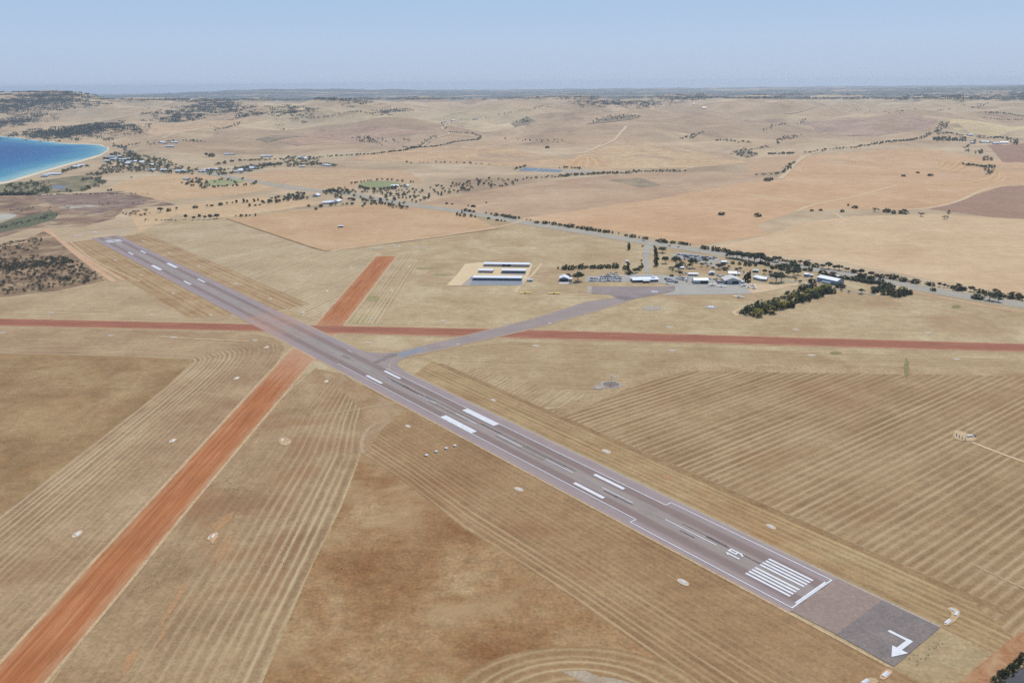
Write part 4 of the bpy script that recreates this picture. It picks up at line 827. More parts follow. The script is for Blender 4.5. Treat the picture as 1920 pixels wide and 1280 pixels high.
for pts, g in (([(1772, 1140), (1788, 1137), (1802, 1146), (1797, 1160), (1776, 1174), (1766, 1170), (1788, 1152)], 'sandedge'), ([(1652, 1262), (1664, 1252), (1676, 1258), (1660, 1275), (1648, 1272)], 'pinktrack'), ([(1612, 1276), (1640, 1268), (1650, 1280), (1610, 1300)], 'sandedge')):
    poly('gravel_pad', gs(*pts), M[g], .12, smooth=1)
poly('gravel_pad', gs((395, 1000), (405, 998), (410, 1006), (402, 1014), (398, 1022), (392, 1010)), M['pinktrack'], .12, smooth=1)
poly('gravel_pad', gs((522, 822), (534, 818), (548, 826), (540, 836), (524, 834)), M['sandedge'], .12, smooth=1)
# approach-slope light boxes left of the runway
obs = []; pp = [(800, 854), (818, 847), (837, 841), (853, 836)]
for px, py in pp:
    x, y = G(px, py); o = thing('slope_light', '', 'light unit', (x, y, .2), YAW, 'approach slope light units'); obs.append(o)
    MB().box(-1.1, 1.1, -1.2, 1.2, .3, .75).build('light_box', M['paint'], o, bevel=.06); MB().box(-1.6, 1.6, -1.3, 1.3, 0, .08).build('concrete_slab', CONC, o)
    for sx in (-.7, .7): MB().tube((sx, 0, .08), (sx, 0, .36), .08, .08).build('leg', GREYW, o)
    MB().box(-.7, .7, -1.24, -1.203, .42, .66).build('lens', GLASS, o)
number_row(obs, [p[0] for p in pp], lambda od, i: f'white light box on a slab left of the runway, {od} of four')
# wind indicator with its rings of white markers
wx, wy = G(1146, 721)
poly('gravel_circle', [(wx + 11 * math.cos(t) * random.uniform(.85, 1.1), wy + 10.5 * math.sin(t) * random.uniform(.9, 1.1)) for t in np.linspace(0, 2 * math.pi, 25)[:-1]], M['greygravel'], .105)
poly('gravel_circle', [(wx + 7.8 * math.cos(t), wy + 7.8 * math.sin(t)) for t in np.linspace(0, 2 * math.pi, 25)[:-1]], M['darkgravel'], .135)
ws = thing('windsock', 'tall windsock pole with drooping white sleeve in the dark gravel circle', 'windsock', (wx, wy, .33))
MB().tube((0, 0, 0), (0, 0, 9), .22, .14, 8).build('pole', PALEW, ws)
MB().loft([[(x, r * math.cos(t), 9 - .9 * (x / 4.2) ** 2 * 1.6 + r * math.sin(t)) for t in np.linspace(0, 2 * math.pi, 9)[:-1]] for x, r in ((-.1, .75), (1.4, .68), (2.9, .55), (4.2, .4))], cap=False).build('sleeve', paint('white_cloth', (.8, .8, .78), .8), ws).rotation_euler = (0, 0, math.radians(-35))
bl_me = MB().loft([[(r * math.cos(t), r * math.sin(t), z) for t in np.linspace(0, 2 * math.pi, 9)[:-1]] for r, z in ((.6, 0), (.58, .25), (.35, .5), (.1, .58))]).me('ring_marker'); bl_me.materials.append(M['paint'])
def ring(cx_, cy_, r, n, lab, grp):
    for k in range(n):
        a = 2 * math.pi * k / n + .1; o = link('ring_marker', bl_me); o.location = (cx_ + r * math.cos(a), cy_ + r * math.sin(a), .34); o['label'] = lab; o['category'] = 'marker'; o['group'] = grp
ring(wx, wy, 8.1, 15, 'white dome marker in the large ring round the windsock', 'white domes of the windsock ring')
sx_, sy_ = G(1122.5, 726.5)
poly('gravel_circle', [(sx_ + 5.4 * math.cos(t), sy_ + 5 * math.sin(t)) for t in np.linspace(0, 2 * math.pi, 17)[:-1]], M['greygravel'], .115)
ring(sx_, sy_, 4.0, 11, 'white dome marker in the small ring left of the windsock circle', 'white domes of the small signal ring')
hx_, hy_ = G(1333, 575.6)
poly('gravel_circle', [(hx_ + 9 * math.cos(t), hy_ + 9 * math.sin(t)) for t in np.linspace(0, 2 * math.pi, 17)[:-1]], M['greygravel'], .11)
o = MB().box(-4.5, 4.5, -1.4, 1.4, 0, .35).box(-1.4, 1.4, -4.5, -1.42, 0, .34).box(-1.4, 1.4, 1.42, 4.5, 0, .34).build('ground_cross', M['paint']); o.location = (hx_, hy_, .36); o.rotation_euler = (0, 0, .5); o['label'] = 'white cross on a pale gravel circle left of the flowering trees'; o['category'] = 'marker'
for k, (px, py, lb) in enumerate(((1227, 547, 'white disc pad on the dark purple apron'), )):
    x, y = G(px, py); poly('apron_disc', [(x + 5.5 * math.cos(t), y + 5.5 * math.sin(t)) for t in np.linspace(0, 2 * math.pi, 17)[:-1]], M['paint_worn'], .24)
# weather station in the windrowed field
kx, ky = G(1811, 819)
poly('gravel_pad', gs((1788, 808), (1798, 806), (1838, 822), (1820, 828), (1786, 824)), M['sandedge'], .12, smooth=2)
k = thing('instrument_plot', 'row of small posts and a white box in the windrowed field', 'instruments', (kx, ky, .34), .2)
for i in range(4): MB().tube((-6, -6 + i * 3.2, 0), (-6, -6 + i * 3.2, 2.6), .28, .22, 6).build('post', GREYW, k)
for i in range(4): MB().tube((-5.2, -5.6 + i * 3.2, 0), (-5.2, -5.6 + i * 3.2, 1.5), .3, .3, 6).build('post', WHITE, k)
MB().box(1, 6, -.8, .6, .02, 1.2).build('instrument_box', WHITE, k, bevel=.05); MB().box(7, 8.2, -1.6, -.6, .02, 1.5).build('instrument_box', GREYW, k, bevel=.05)
# ---------------------------------------------------------------- aircraft
def plane(px, py, rz, label, bodym, sc=1.0, high=False, ag=False, twin=False, group=None):
    x, y = G(px, py); t = thing('aeroplane', label, 'aeroplane', (x, y, .34), rz, group); t.scale = (sc, sc, sc)
    def el(yc, zc, rx, rzz, n=10): return [(rx * math.cos(a), yc, zc + rzz * math.sin(a)) for a in np.linspace(0, 2 * math.pi, n + 1)[:-1]]
    st = [(-3.1, 1.25, .18, .2), (-2.9, 1.25, .42, .45), (-1.9, 1.3, .58, .62), (-.6, 1.45, .62, .8), (.6, 1.45, .6, .8), (2.0, 1.35, .4, .5), (4.6, 1.4, .14, .22)]
    fz = MB().loft([el(*q) for q in st]).build('fuselage', bodym, t)
    for p in fz.data.polygons: p.use_smooth = True
    wz = 2.2 if high else (.75 if not ag else .85); sp = 5.4 if not ag else 7.2
    for sg in (-1, 1):
        tip = wz + (0 if high else .38); ch = 1.7 if not ag else 2.9
        MB().loft([[(sg * .35, -1.2, wz), (sg * .35, -1.2 + ch * .4, wz + .14), (sg * .35, -1.2 + ch, wz), (sg * .35, -1.2 + ch * .4, wz - .05)],
                   [(sg * sp, -1.0, tip), (sg * sp, -1.0 + ch * .35, tip + .1), (sg * sp, -1.0 + ch * .8, tip), (sg * sp, -1.0 + ch * .35, tip - .03)]]).build('wing', bodym, t)
        MB().loft([[(sg * .08, 3.9, 1.5), (sg * .08, 4.8, 1.5), (sg * .08, 4.8, 1.58), (sg * .08, 3.9, 1.58)], [(sg * 1.9, 4.2, 1.5), (sg * 1.9, 4.8, 1.5), (sg * 1.9, 4.8, 1.56), (sg * 1.9, 4.2, 1.56)]]).build('tailplane', bodym, t)
        MB().tube((sg * 1.15, -.5, .32), (sg * 1.05, -.5, wz if not high else 1.2), .07, .07).build('strut', GREYW, t)
        MB().tube((sg * 1.15 - .1, -.5, .32), (sg * 1.15 + .1, -.5, .32), .32, .32, 10).build('wheel', TYRE, t)
        if twin: MB().loft([[(sg * 2 + .32 * r * math.cos(a), yy, wz + .1 + .32 * r * math.sin(a)) for a in np.linspace(0, 6.28, 9)[:-1]] for yy, r in ((-2.1, .5), (-1.8, 1), (-.4, 1), (.7, .4))]).build('engine', bodym, t)
    MB().loft([[(-.05, 3.6, 1.5), (.05, 3.6, 1.5), (.05, 4.9, 1.5), (-.05, 4.9, 1.5)], [(-.04, 4.4, 3.0), (.04, 4.4, 3.0), (.04, 5.0, 3.0), (-.04, 5.0, 3.0)]]).build('fin', bodym, t)
    MB().loft([el(-1.3, 1.9, .3, .1), el(-.7, 2.1, .52, .32), el(.3, 2.15, .52, .32), el(1.2, 1.85, .25, .1)]).build('canopy', GLASS, t)
    MB().box(-.95, .95, -3.22, -3.16, 1.18, 1.32).build('propeller', DARK, t); MB().tube((0, -3.3, 1.25), (0, -3.1, 1.25), .06, .2, 8).build('spinner', SILVER, t)
    MB().tube((-.08, -2.3, .26), (.08, -2.3, .26), .26, .26, 10).build('wheel', TYRE, t); MB().tube((0, -2.3, .26), (0, -2.2, 1), .06, .06).build('strut', GREYW, t)
    return t
plane(985, 550, .05, 'yellow crop duster on the grass below the long hangars, left one of two', YEL, 1.15, ag=True, group='yellow crop dusters')
plane(1039, 551, -.02, 'yellow crop duster on the grass nearer the apron, right one of two', YEL, 1.15, ag=True, group='yellow crop dusters')
WG = 'white light aircraft parked by the apron'
plane(1069.5, 532, .9, 'cream light aeroplane parked at the corner of the gabled hangar', CREAM, .95, group=WG)
plane(1335.5, 536, .35, 'white high-wing aeroplane below the barn-shaped hangar', WHITE, 1.35, True, group=WG)
plane(1352.5, 538, -.2, 'white aeroplane nosing downward between the barn-shaped and cream hangars', WHITE, 1.4, group=WG)
plane(1394, 536.5, .7, 'white aeroplane at the right corner of the largest cream hangar', WHITE, 1.3, True, group=WG)
plane(1403, 540, .3, 'white aeroplane with short nose right of the cream hangar, second of the apron-end row', WHITE, 1.0, group=WG)
plane(1410.5, 536, 2.2, 'white aeroplane parked tail-on at the back of the apron end', WHITE, 1.0, True, group=WG)
plane(1412.5, 541.5, .4, 'twin-engined white aeroplane at the front of the apron end', WHITE, 1.2, twin=True, group=WG)
plane(1385, 557.5, -.5, 'white aeroplane alone on the dry grass below the apron', WHITE, 1.4, group=WG)
# ---------------------------------------------------------------- cars
def car_mesh(van=False):
    h = 1.9 if van else 1.05
    b = MB(); rings = []
    prof = [(-2.15, .35), (-2.2, .75), (-2.0, .98), (-1.1, 1.02), (-.55, 1.45), (1.05, 1.5), (1.75, 1.05), (2.15, .95), (2.2, .35)] if not van else [(-2.4, .35), (-2.45, .95), (-2.1, 1.2), (-1.6, 2.0), (2.4, 2.05), (2.5, .35)]
    b.loft([[(y, x, z) for x, z in prof] for y in (-.86, .86)])
    ws = []
    for sg in (-1, 1):
        w = MB(); q = [(sg * .868, -.75 if not van else -1.7, 1.08 if not van else 1.25), (sg * .868, 1.25, 1.08 if not van else 1.25), (sg * .868, .95, 1.4 if not van else 1.8), (sg * .868, -.5 if not van else -1.5, 1.4 if not van else 1.8)]
        ws.append((w.add(q if sg > 0 else q[::-1], [(0, 1, 2, 3)]), 'side_window'))
    if van: ws.append((MB().add([(-.7, -2.12, 1.24), (.7, -2.12, 1.24), (.7, -1.72, 1.85), (-.7, -1.72, 1.85)], [(0, 1, 2, 3)]), 'windscreen'))
    else:
        ws.append((MB().add([(-.7, -1.07, 1.08), (.7, -1.07, 1.08), (.7, -.63, 1.42), (-.7, -.63, 1.42)], [(0, 1, 2, 3)]), 'windscreen'))
        ws.append((MB().add([(-.7, 1.17, 1.48), (.7, 1.17, 1.48), (.7, 1.72, 1.13), (-.7, 1.72, 1.13)], [(0, 1, 2, 3)]), 'rear_window'))
    body = b.me('body'); bm = bmesh.new(); bm.from_mesh(body); bmesh.ops.recalc_face_normals(bm, faces=bm.faces); bm.to_mesh(body); bm.free()
    wh = MB().tube((-.1, 0, .32), (.1, 0, .32), .32, .32, 10).me('wheel')
    return body, [(m_.me(nm), nm) for m_, nm in ws], wh
def carpaint(n, c): b = NB(n); b.bs.inputs['Base Color'].default_value = (*c, 1); b.bs.inputs['Roughness'].default_value = .35; b.bs.inputs['Specular IOR Level'].default_value = .5; return b.m
CP = {'white': carpaint('white_car_paint', (.75, .75, .75)), 'silver': carpaint('silver_car_paint', (.48, .5, .52)), 'dark': carpaint('dark_car_paint', (.03, .035, .05)), 'blue': carpaint('blue_car_paint', (.05, .1, .26)), 'red': carpaint('red_car_paint', (.28, .04, .035)), 'grey': carpaint('grey_car_paint', (.16, .17, .18))}
CM = {}
for van in (0, 1):
    bm_, wm_, wh_ = car_mesh(van); [m_.materials.append(GLASS) for m_, _ in wm_]; wh_.materials.append(TYRE)
    for cn, cm in CP.items(): b2 = bm_.copy(); b2.materials.append(cm); CM[(van, cn)] = (b2, wm_, wh_)
def car(x, y, rz, colr, van=0, group=None, label='', z=None, name='parked_car'):
    t = thing(name, label, 'van' if van else 'car', (x, y, .34 if z is None else z), rz, group)
    b, wi, wh = CM[(van, colr)]; link('body', b, (), t); [link(nm, m_, (), t) for m_, nm in wi]
    for sx in (-.78, .78):
        for sy in (-1.4, 1.4): o = link('wheel', wh, (), t); o.location = (sx, sy, 0)
    return t
CC = ['white', 'white', 'white', 'white', 'silver', 'silver', 'dark', 'dark', 'blue', 'red', 'grey', 'grey']
cars = []
for (x0, x1, y, n, skip) in ((625, 1115, 728, 36, .12), (650, 1130, 694, 33, .2), (800, 1130, 662, 22, .22), (870, 1060, 628, 10, .35), (960, 1050, 606, 5, .3)):
    for k in range(n):
        if random.random() < skip: continue
        px, py = P('A2', x0 + (x1 - x0) * k / (n - 1) + random.uniform(-4, 4), y + random.uniform(-4, 4)); gx, gy = G(px, py); cn = random.choice(CC)
        cars.append((car(gx, gy, random.choice([0, math.pi]) + random.uniform(-.08, .12), cn, group='cars in the terminal car park'), px, cn))
number_row([c[0] for c in cars], [c[1] for c in cars], lambda od, i: f'{cars[i][2]} car in the lower car park by the terminal, {od}')
cars2 = []
for (x0, y0, x1, y1, n, skip) in ((325, 222, 905, 274, 26, .2), (400, 238, 860, 292, 20, .22), (420, 264, 790, 306, 17, .2), (430, 292, 660, 318, 10, .3)):
    for k in range(n):
        if random.random() < skip: continue
        f = k / (n - 1); px, py = P('A3', x0 + (x1 - x0) * f, y0 + (y1 - y0) * f + random.uniform(-3, 3)); gx, gy = G(px, py); cn = random.choice(CC)
        cars2.append((car(gx, gy, random.choice([0, math.pi]) + .5 + random.uniform(-.08, .08), cn, group='cars in the upper car park'), px, cn))
number_row([c[0] for c in cars2], [c[1] for c in cars2], lambda od, i: f'{cars2[i][2]} car in the upper car park below the highway, {od}')
vans = []
for px, py in ((1206, 519.6), (1210, 519.4), (1214, 519.2), (1218, 519), (1223, 518.8), (1195, 519.5)):
    gx, gy = G(px, py); vans.append((car(gx, gy, .1, 'white', 1, 'white vans behind the terminal', name='parked_van'), px))
number_row([v[0] for v in vans], [v[1] for v in vans], lambda od, i: f'white van parked behind the terminal roof, {od} of six')
for px, py, rz, cn, van, lab in ((1255.5, 461.6, 1.2, 'dark', 0, 'dark car driving on the highway just right of the terminal turn-off'), (1272, 463.4, 1.2, 'white', 1, 'white van on the highway right of the dark car'), (1877.5, 561.5, 1.2, 'white', 1, 'white van on the highway at the right edge behind roadside trees'),
                                 (1206.5, 452.5, 1.2, 'white', 1, 'white van on the highway left of the terminal turn-off'), (1538.5, 530.8, .4, 'white', 0, 'white car parked in front of the long blue-grey warehouse'),
                                 (1264, 528, .6, 'white', 1, 'white service truck on the apron right of the terminal'), (1255, 524.5, .3, 'silver', 1, 'silver van by the apron edge near the terminal end'), (1274.5, 522.6, 1.3, 'white', 0, 'white car on the apron right of the service truck'),
                                 (1280.5, 521.8, 1.3, 'dark', 0, 'dark car right of the white car on the apron'), (1251, 532.5, 1.3, 'white', 0, 'white car below the service truck on the apron'), (1287.5, 528.5, .1, 'grey', 0, 'grey car left of the barn-shaped hangar'),
                                 (1346.5, 518.6, .3, 'white', 0, 'white car behind the apron buildings, left of three'), (1350.5, 518.8, .3, 'white', 1, 'white van between two white cars behind the apron buildings'), (1357, 518.2, .3, 'silver', 0, 'silver car behind the cream hangar roof'),
                                 (1348.5, 529, 1.2, 'white', 1, 'white van in the yard left of the cream hangar'), (1351, 531, 1.2, 'dark', 0, 'dark car in the yard left of the cream hangar'), (1346, 531.2, .2, 'red', 0, 'red car in the yard left of the cream hangar'),
                                 (1282.5, 515, .2, 'white', 0, 'white car below the hut under the trees')):
    gx, gy = G(px, py); car(gx, gy, rz, cn, van, 'vehicles about the apron and highway', lab, float(Hg(gx, gy)) + .36, name=('van' if van else 'car'))
extra = []
for (x0, y0, x1, y1, n) in ((150, 598, 480, 606, 9), (160, 628, 300, 640, 5), (330, 575, 470, 580, 4), (820, 590, 1000, 600, 5), (905, 620, 990, 645, 4), (390, 508, 470, 520, 3), (920, 540, 1010, 545, 4)):
    for k in range(n):
        f = (k + random.uniform(-.3, .3)) / max(1, n - 1); px, py = P('A3', x0 + (x1 - x0) * f, y0 + (y1 - y0) * f + random.uniform(-5, 5)); gx, gy = G(px, py); cn = random.choice(CC); vn = random.random() < .4
        extra.append((car(gx, gy, random.uniform(0, 3.1), cn, 1 if vn else 0, group='vehicles parked between the apron buildings', name='parked_van' if vn else 'parked_car'), px, cn, vn))
number_row([e[0] for e in extra], [e[1] for e in extra], lambda od, i: f'{extra[i][2]} {"van" if extra[i][3] else "car"} parked among the apron buildings, {od}')
# lamp poles and poles by the apron
for px, py, h, lab in ((1174.5, 560, 11, 'tall thin floodlight mast at the front of the dark apron'), (1175.5, 536.5, 6, 'short dark pole between the car park and dark apron'), (1292.5, 531, 10, 'lamp mast left of the barn-shaped hangar'), (1312, 472, 9, 'power pole beside the highway above the upper car park')):
    x, y = G(px, py); t = thing('light_mast', lab, 'mast', (x, y, .25)); MB().tube((0, 0, 0), (0, 0, h), .2, .12, 6).build('pole', SILVER if h > 8 else DARK, t); MB().box(-.9, .9, -.25, .25, h + .01, h + .3).build('lamp_head', WHITE, t)
t = thing('road_gantry', 'dark overhead bar crossing the terminal access road', 'gantry', (*G(1211.5, 480.5), .25)); 
for sx in (-6.5, 6.5): MB().tube((sx, 0, 0), (sx, 0, 4.5), .2, .2).build('post', GREYW, t)
MB().box(-7, 7, -.15, .15, 4.5, 5).build('crossbar', GREYW, t)
# fence posts and wire in front of the scrub and along the orange paddock are too fine to see from here
#==TREES==
def unit_tree(kind, seed):
    r = random.Random(seed); V = []; Fc = []
    clumps = []
    if kind == 'tree':
        for _ in range(30):
            a = r.uniform(0, 6.283); rr = math.sqrt(r.random()) * .42; z = .5 + r.random() * .4 * (1 - rr * .9); clumps.append((rr * math.cos(a), rr * math.sin(a), z, r.uniform(.09, .17)))
    elif kind == 'bush':
        for _ in range(34):
            a = r.uniform(0, 6.283); u = r.random(); rr = .42 * math.sqrt(1 - (u - .35) ** 2 / .5) * math.sqrt(r.uniform(.3, 1)); z = .1 + u * .78; clumps.append((rr * math.cos(a), rr * math.sin(a), z * (1 - .3 * rr), r.uniform(.10, .17)))
    elif kind == 'cypress':
        for _ in range(40):
            z = r.random(); rr = (1 - z) ** .8 * .36 + .05; a = r.uniform(0, 6.283); clumps.append((rr * math.cos(a), rr * math.sin(a), .06 + z * .86, r.uniform(.07, .12)))
    elif kind == 'column':
        for _ in range(40):
            z = r.random(); rr = .3 * math.sqrt(r.random()); a = r.uniform(0, 6.283); clumps.append((rr * math.cos(a), rr * math.sin(a), .08 + z * .84, r.uniform(.10, .16)))
    elif kind == 'bare':
        for _ in range(14):
            a = r.uniform(0, 6.283); rr = math.sqrt(r.random()) * .42; clumps.append((rr * math.cos(a), rr * math.sin(a), .5 + r.random() * .4, r.uniform(.06, .12)))
    for cx_, cy_, cz_, cr in clumps:
        for _ in range(24):
            d = Vector((r.gauss(0, 1), r.gauss(0, 1), r.gauss(0, 1))).normalized(); p = Vector((cx_, cy_, cz_)) + d * cr * r.uniform(.55, 1.05)
            n = (d + Vector((r.gauss(0, .5), r.gauss(0, .5), r.gauss(0, .5) + .25))).normalized(); x = n.orthogonal().normalized(); x.rotate(Matrix.Rotation(r.uniform(0, 6.28), 3, n)); y = n.cross(x)
            s_ = r.uniform(.036, .072); o = len(V)
            V += [p + x * s_, p + y * s_ * .7, p - x * s_, p - y * s_ * .7]; Fc.append((o, o + 1, o + 2, o + 3))
    crown = mesh(kind + '_crown', V, Fc)
    tr = MB(); tops = clumps[:: max(1, len(clumps) // 6)]
    th = {'tree': .34, 'bare': .4, 'bush': .14, 'cypress': .5, 'column': .3}[kind]
    tr.tube((0, 0, -.03), (.01, .0, th), .035, .022, 6)
    for c_ in tops: tr.tube((.01, 0, th - .02), (c_[0], c_[1], c_[2]), .018, .006, 4)
    return crown, tr.me(kind + '_trunk')
FOL = {'tree': [m_foliage('eucalypt_leaves', (.045, .052, .026, 1), (.105, .115, .058, 1)), m_foliage('olive_leaves', (.056, .056, .03, 1), (.125, .12, .066, 1)), m_foliage('grey_green_leaves', (.06, .065, .042, 1), (.13, .13, .088, 1))],
       'bush': [m_foliage('dark_bush_leaves', (.036, .043, .02, 1), (.085, .098, .045, 1)), m_foliage('mallee_leaves', (.044, .048, .025, 1), (.105, .108, .055, 1))],
       'yellow': [m_foliage('wattle_leaves', (.05, .052, .014, 1), (.12, .11, .028, 1), top=(.20, .19, .035, 1))],
       'cypress': [m_foliage('cypress_leaves', (.014, .02, .014, 1), (.035, .05, .03, 1))], 'column': [m_foliage('hedge_leaves', (.03, .04, .014, 1), (.08, .095, .035, 1))], 'bare': [m_foliage('dry_twigs', (.09, .07, .05, 1), (.15, .12, .085, 1))]}
TP = {}
for kind, n in (('tree', 5), ('bush', 5), ('cypress', 2), ('column', 2), ('bare', 2)):
    TP[kind] = []
    for i in range(n):
        c_, t_ = unit_tree(kind, i * 17 + len(kind)); t_.materials.append(BARK)
        for mt in FOL[kind]: c2 = c_.copy(); c2.materials.append(mt); TP[kind].append((c2, t_))
TP['yellow'] = []
for i in range(4):
    c_, t_ = unit_tree('bush', i * 31 + 3); t_.materials.append(BARK); c_.materials.append(FOL['yellow'][0]); TP['yellow'].append((c_, t_))
def tree(reg, x, yb, ha, wa, kind):
    px, py = P(reg, x, yb); sc = REG[reg][2]; m, gx, gy = pxm(px, py)
    wd = max(1.6, wa / sc / m); h = max(.42 * wd, ha / sc / m - .22 * wd, 1.5)
    if kind == 'tree': h = max(h, .62 * wd)
    d = math.hypot(gx, gy); gx += gx / d * wd * .3; gy += gy / d * wd * .3
    nm = {'tree': 'tree', 'bush': 'bush', 'cypress': 'cypress_tree', 'column': 'tall_hedge_tree', 'yellow': 'flowering_tree', 'bare': 'bare_tree'}[kind]
    t = thing(nm, '', 'bush' if kind == 'bush' else 'tree', (gx, gy, float(Hg(gx, gy)) + .12), random.uniform(0, 6.28)); t.scale = (wd * 1.2, wd * 1.2, h * 1.22)
    cm, tm_ = random.choice(TP[kind]); link('trunk', tm_, (), t); link('crown', cm, (), t)
    t['_px'] = px; return t, h
def size_word(h): return 'low' if h < 3 else 'small' if h < 5 else 'medium' if h < 8 else 'tall'
def row(reg, items, kind, desc, where, group):
    obs = []; hs_ = []
    for it in items:
        k = it[4] if len(it) > 4 else kind
        if k == '*': k = 'tree' if it[2] > it[3] * .9 else 'bush'
        t, h = tree(reg, it[0], it[1], it[2], it[3], k); obs.append(t); hs_.append((h, k)); t['group'] = group
    def mk(od, i):
        h, k = hs_[i]; kn = {'tree': 'tree', 'bush': 'bush', 'cypress': 'conical cypress', 'column': 'narrow hedge tree', 'yellow': 'yellow-topped tree', 'bare': 'thin bare tree'}[k]
        return f'{size_word(h)} {desc} {kn} {where}, {od}'
    number_row(obs, [o['_px'] for o in obs], mk)
    for o in obs: del o['_px']
row('A2', [(135, 540, 45, 28), (215, 548, 65, 60), (265, 548, 85, 72), (318, 552, 75, 60), (365, 548, 80, 65), (412, 527, 45, 34), (505, 537, 100, 125), (585, 527, 50, 55), (690, 532, 78, 122), (788, 532, 76, 112), (860, 512, 52, 50), (922, 527, 74, 92), (1025, 527, 100, 112), (1078, 522, 42, 36)], 'bush', 'dark green', 'in the row above the cars', 'bushes above the lower car park')
row('A2', [(1245, 238, 105, 58, 'column'), (1460, 192, 30, 28, 'bush'), (1178, 552, 80, 62, 'bush'), (1230, 545, 105, 62, 'column'), (1240, 625, 92, 112, 'bush'), (1440, 440, 50, 36, 'tree'), (1335, 604, 78, 64, 'tree'), (1372, 592, 76, 62, 'tree'), (1415, 562, 80, 62, 'bush'), (1445, 522, 78, 52, 'bush'), (450, 738, 155, 195, 'tree'), (292, 655, 55, 82, 'bush')], 'bush', 'dark', 'left of the access road', 'trees left of the access road')
row('A2', [(1640, 192, 32, 26, 'bush'), (1655, 252, 64, 52, 'column'), (1660, 322, 112, 62, 'column'), (1672, 392, 122, 76, 'column'), (1670, 492, 145, 92, 'column'), (1770, 288, 104, 122, 'tree'), (1815, 455, 124, 104, 'tree')], 'column', 'deep green', 'right of the access road', 'trees right of the access road')
row('A3', [(295, 405, 165, 140), (330, 462, 112, 92), (390, 402, 82, 92), (205, 446, 42, 36), (245, 476, 46, 42), (235, 548, 36, 60), (365, 538, 72, 62), (500, 432, 82, 62), (540, 425, 152, 122), (455, 432, 42, 42), (685, 404, 62, 60), (770, 412, 42, 42), (745, 352, 82, 90), (855, 427, 32, 46), (825, 382, 42, 36), (940, 445, 92, 92), (1000, 425, 82, 72), (1040, 458, 62, 72), (1090, 422, 42, 42), (1205, 452, 42, 52), (1260, 458, 52, 52), (1315, 502, 36, 26), (1630, 512, 72, 62)], '*', 'olive', 'between upper car park and apron', 'trees about the apron buildings')
row('A3', [(1330, 636, 110, 80, 'cypress'), (1365, 638, 135, 75, 'cypress'), (1395, 634, 150, 60, 'cypress')], 'cypress', 'very dark', 'right of the largest cream hangar', 'dark cypress clump')
row('A3', [(1740, 502, 122, 72), (1830, 502, 132, 92), (1710, 522, 62, 52), (1800, 645, 155, 162, 'tree'), (1880, 634, 132, 122, 'tree'), (1900, 442, 92, 82)], '*', 'olive', 'in the grove by the white sheds', 'grove right of the white sheds')
row('A3', [(20, 22, 30, 60), (95, 42, 42, 120), (150, 48, 45, 60), (250, 54, 42, 80), (380, 70, 58, 90), (450, 76, 46, 80), (512, 80, 30, 22), (700, 134, 62, 62), (750, 144, 62, 82), (870, 164, 77, 82), (940, 174, 72, 72), (1020, 184, 72, 72), (1080, 194, 62, 82)], 'bush', 'dark', 'across the highway from the upper car park', 'bushes along the far edge of the highway')
row('A3', [(1100, 272, 100, 100), (1150, 280, 124, 132), (1210, 285, 134, 142), (1290, 305, 124, 142), (1390, 325, 144, 152), (1470, 345, 152, 152), (1560, 345, 152, 132), (1640, 354, 112, 112), (1700, 384, 132, 122), (1790, 334, 92, 112), (1855, 314, 62, 62), (1055, 268, 52, 42)], 'tree', 'dark olive', 'in the dense row lining the highway', 'dense tree row by the highway')
row('A3', [(1150, 362, 52, 60), (1250, 372, 52, 52), (1340, 388, 62, 52), (1410, 392, 62, 62), (1490, 392, 52, 52), (1580, 362, 40, 90), (1650, 372, 40, 90)], 'bush', 'shady', 'below the dense highway row', 'bushes below the dense tree row')
row('A4', [(700, 250, 40, 40), (745, 275, 35, 40), (795, 282, 30, 60), (870, 300, 45, 80), (960, 322, 62, 55), (1055, 332, 82, 92), (1160, 352, 62, 92), (1250, 367, 57, 57), (1325, 377, 92, 82), (1400, 387, 62, 52), (1465, 393, 77, 82), (1540, 407, 52, 47), (1580, 412, 52, 32), (1640, 423, 52, 62), (1740, 448, 72, 72), (1800, 452, 27, 37), (1870, 473, 72, 67)], '*', 'grey-green', 'beyond the highway above the warehouse', 'far verge trees above the warehouse')
row('A4', [(765, 388, 95, 115), (870, 335, 72, 85), (880, 375, 62, 140, 'bush'), (930, 393, 52, 82, 'bush'), (1020, 393, 42, 62, 'bush'), (1090, 403, 62, 62), (1250, 458, 82, 112), (1385, 484, 82, 112), (1480, 504, 52, 72), (1540, 508, 62, 82), (1620, 518, 52, 82), (1700, 533, 52, 82), (1780, 548, 52, 82), (1860, 563, 62, 92), (1745, 492, 42, 92), (1860, 512, 52, 82)], 'bush', 'dark green', 'in the hedge behind the warehouse', 'near-side hedge behind the warehouse')
row('A4', [(795, 472, 72, 62), (870, 474, 102, 102), (930, 454, 72, 72), (640, 470, 60, 60), (905, 522, 37, 37), (1110, 552, 62, 92), (1510, 542, 27, 27), (1480, 616, 52, 112), (1745, 693, 67, 72), (1585, 682, 32, 32), (1490, 662, 32, 32), (1900, 683, 82, 72), (1400, 642, 27, 27), (960, 557, 42, 42), (715, 470, 60, 60)], '*', 'olive', 'around the warehouse yard', 'trees about the warehouse yard')
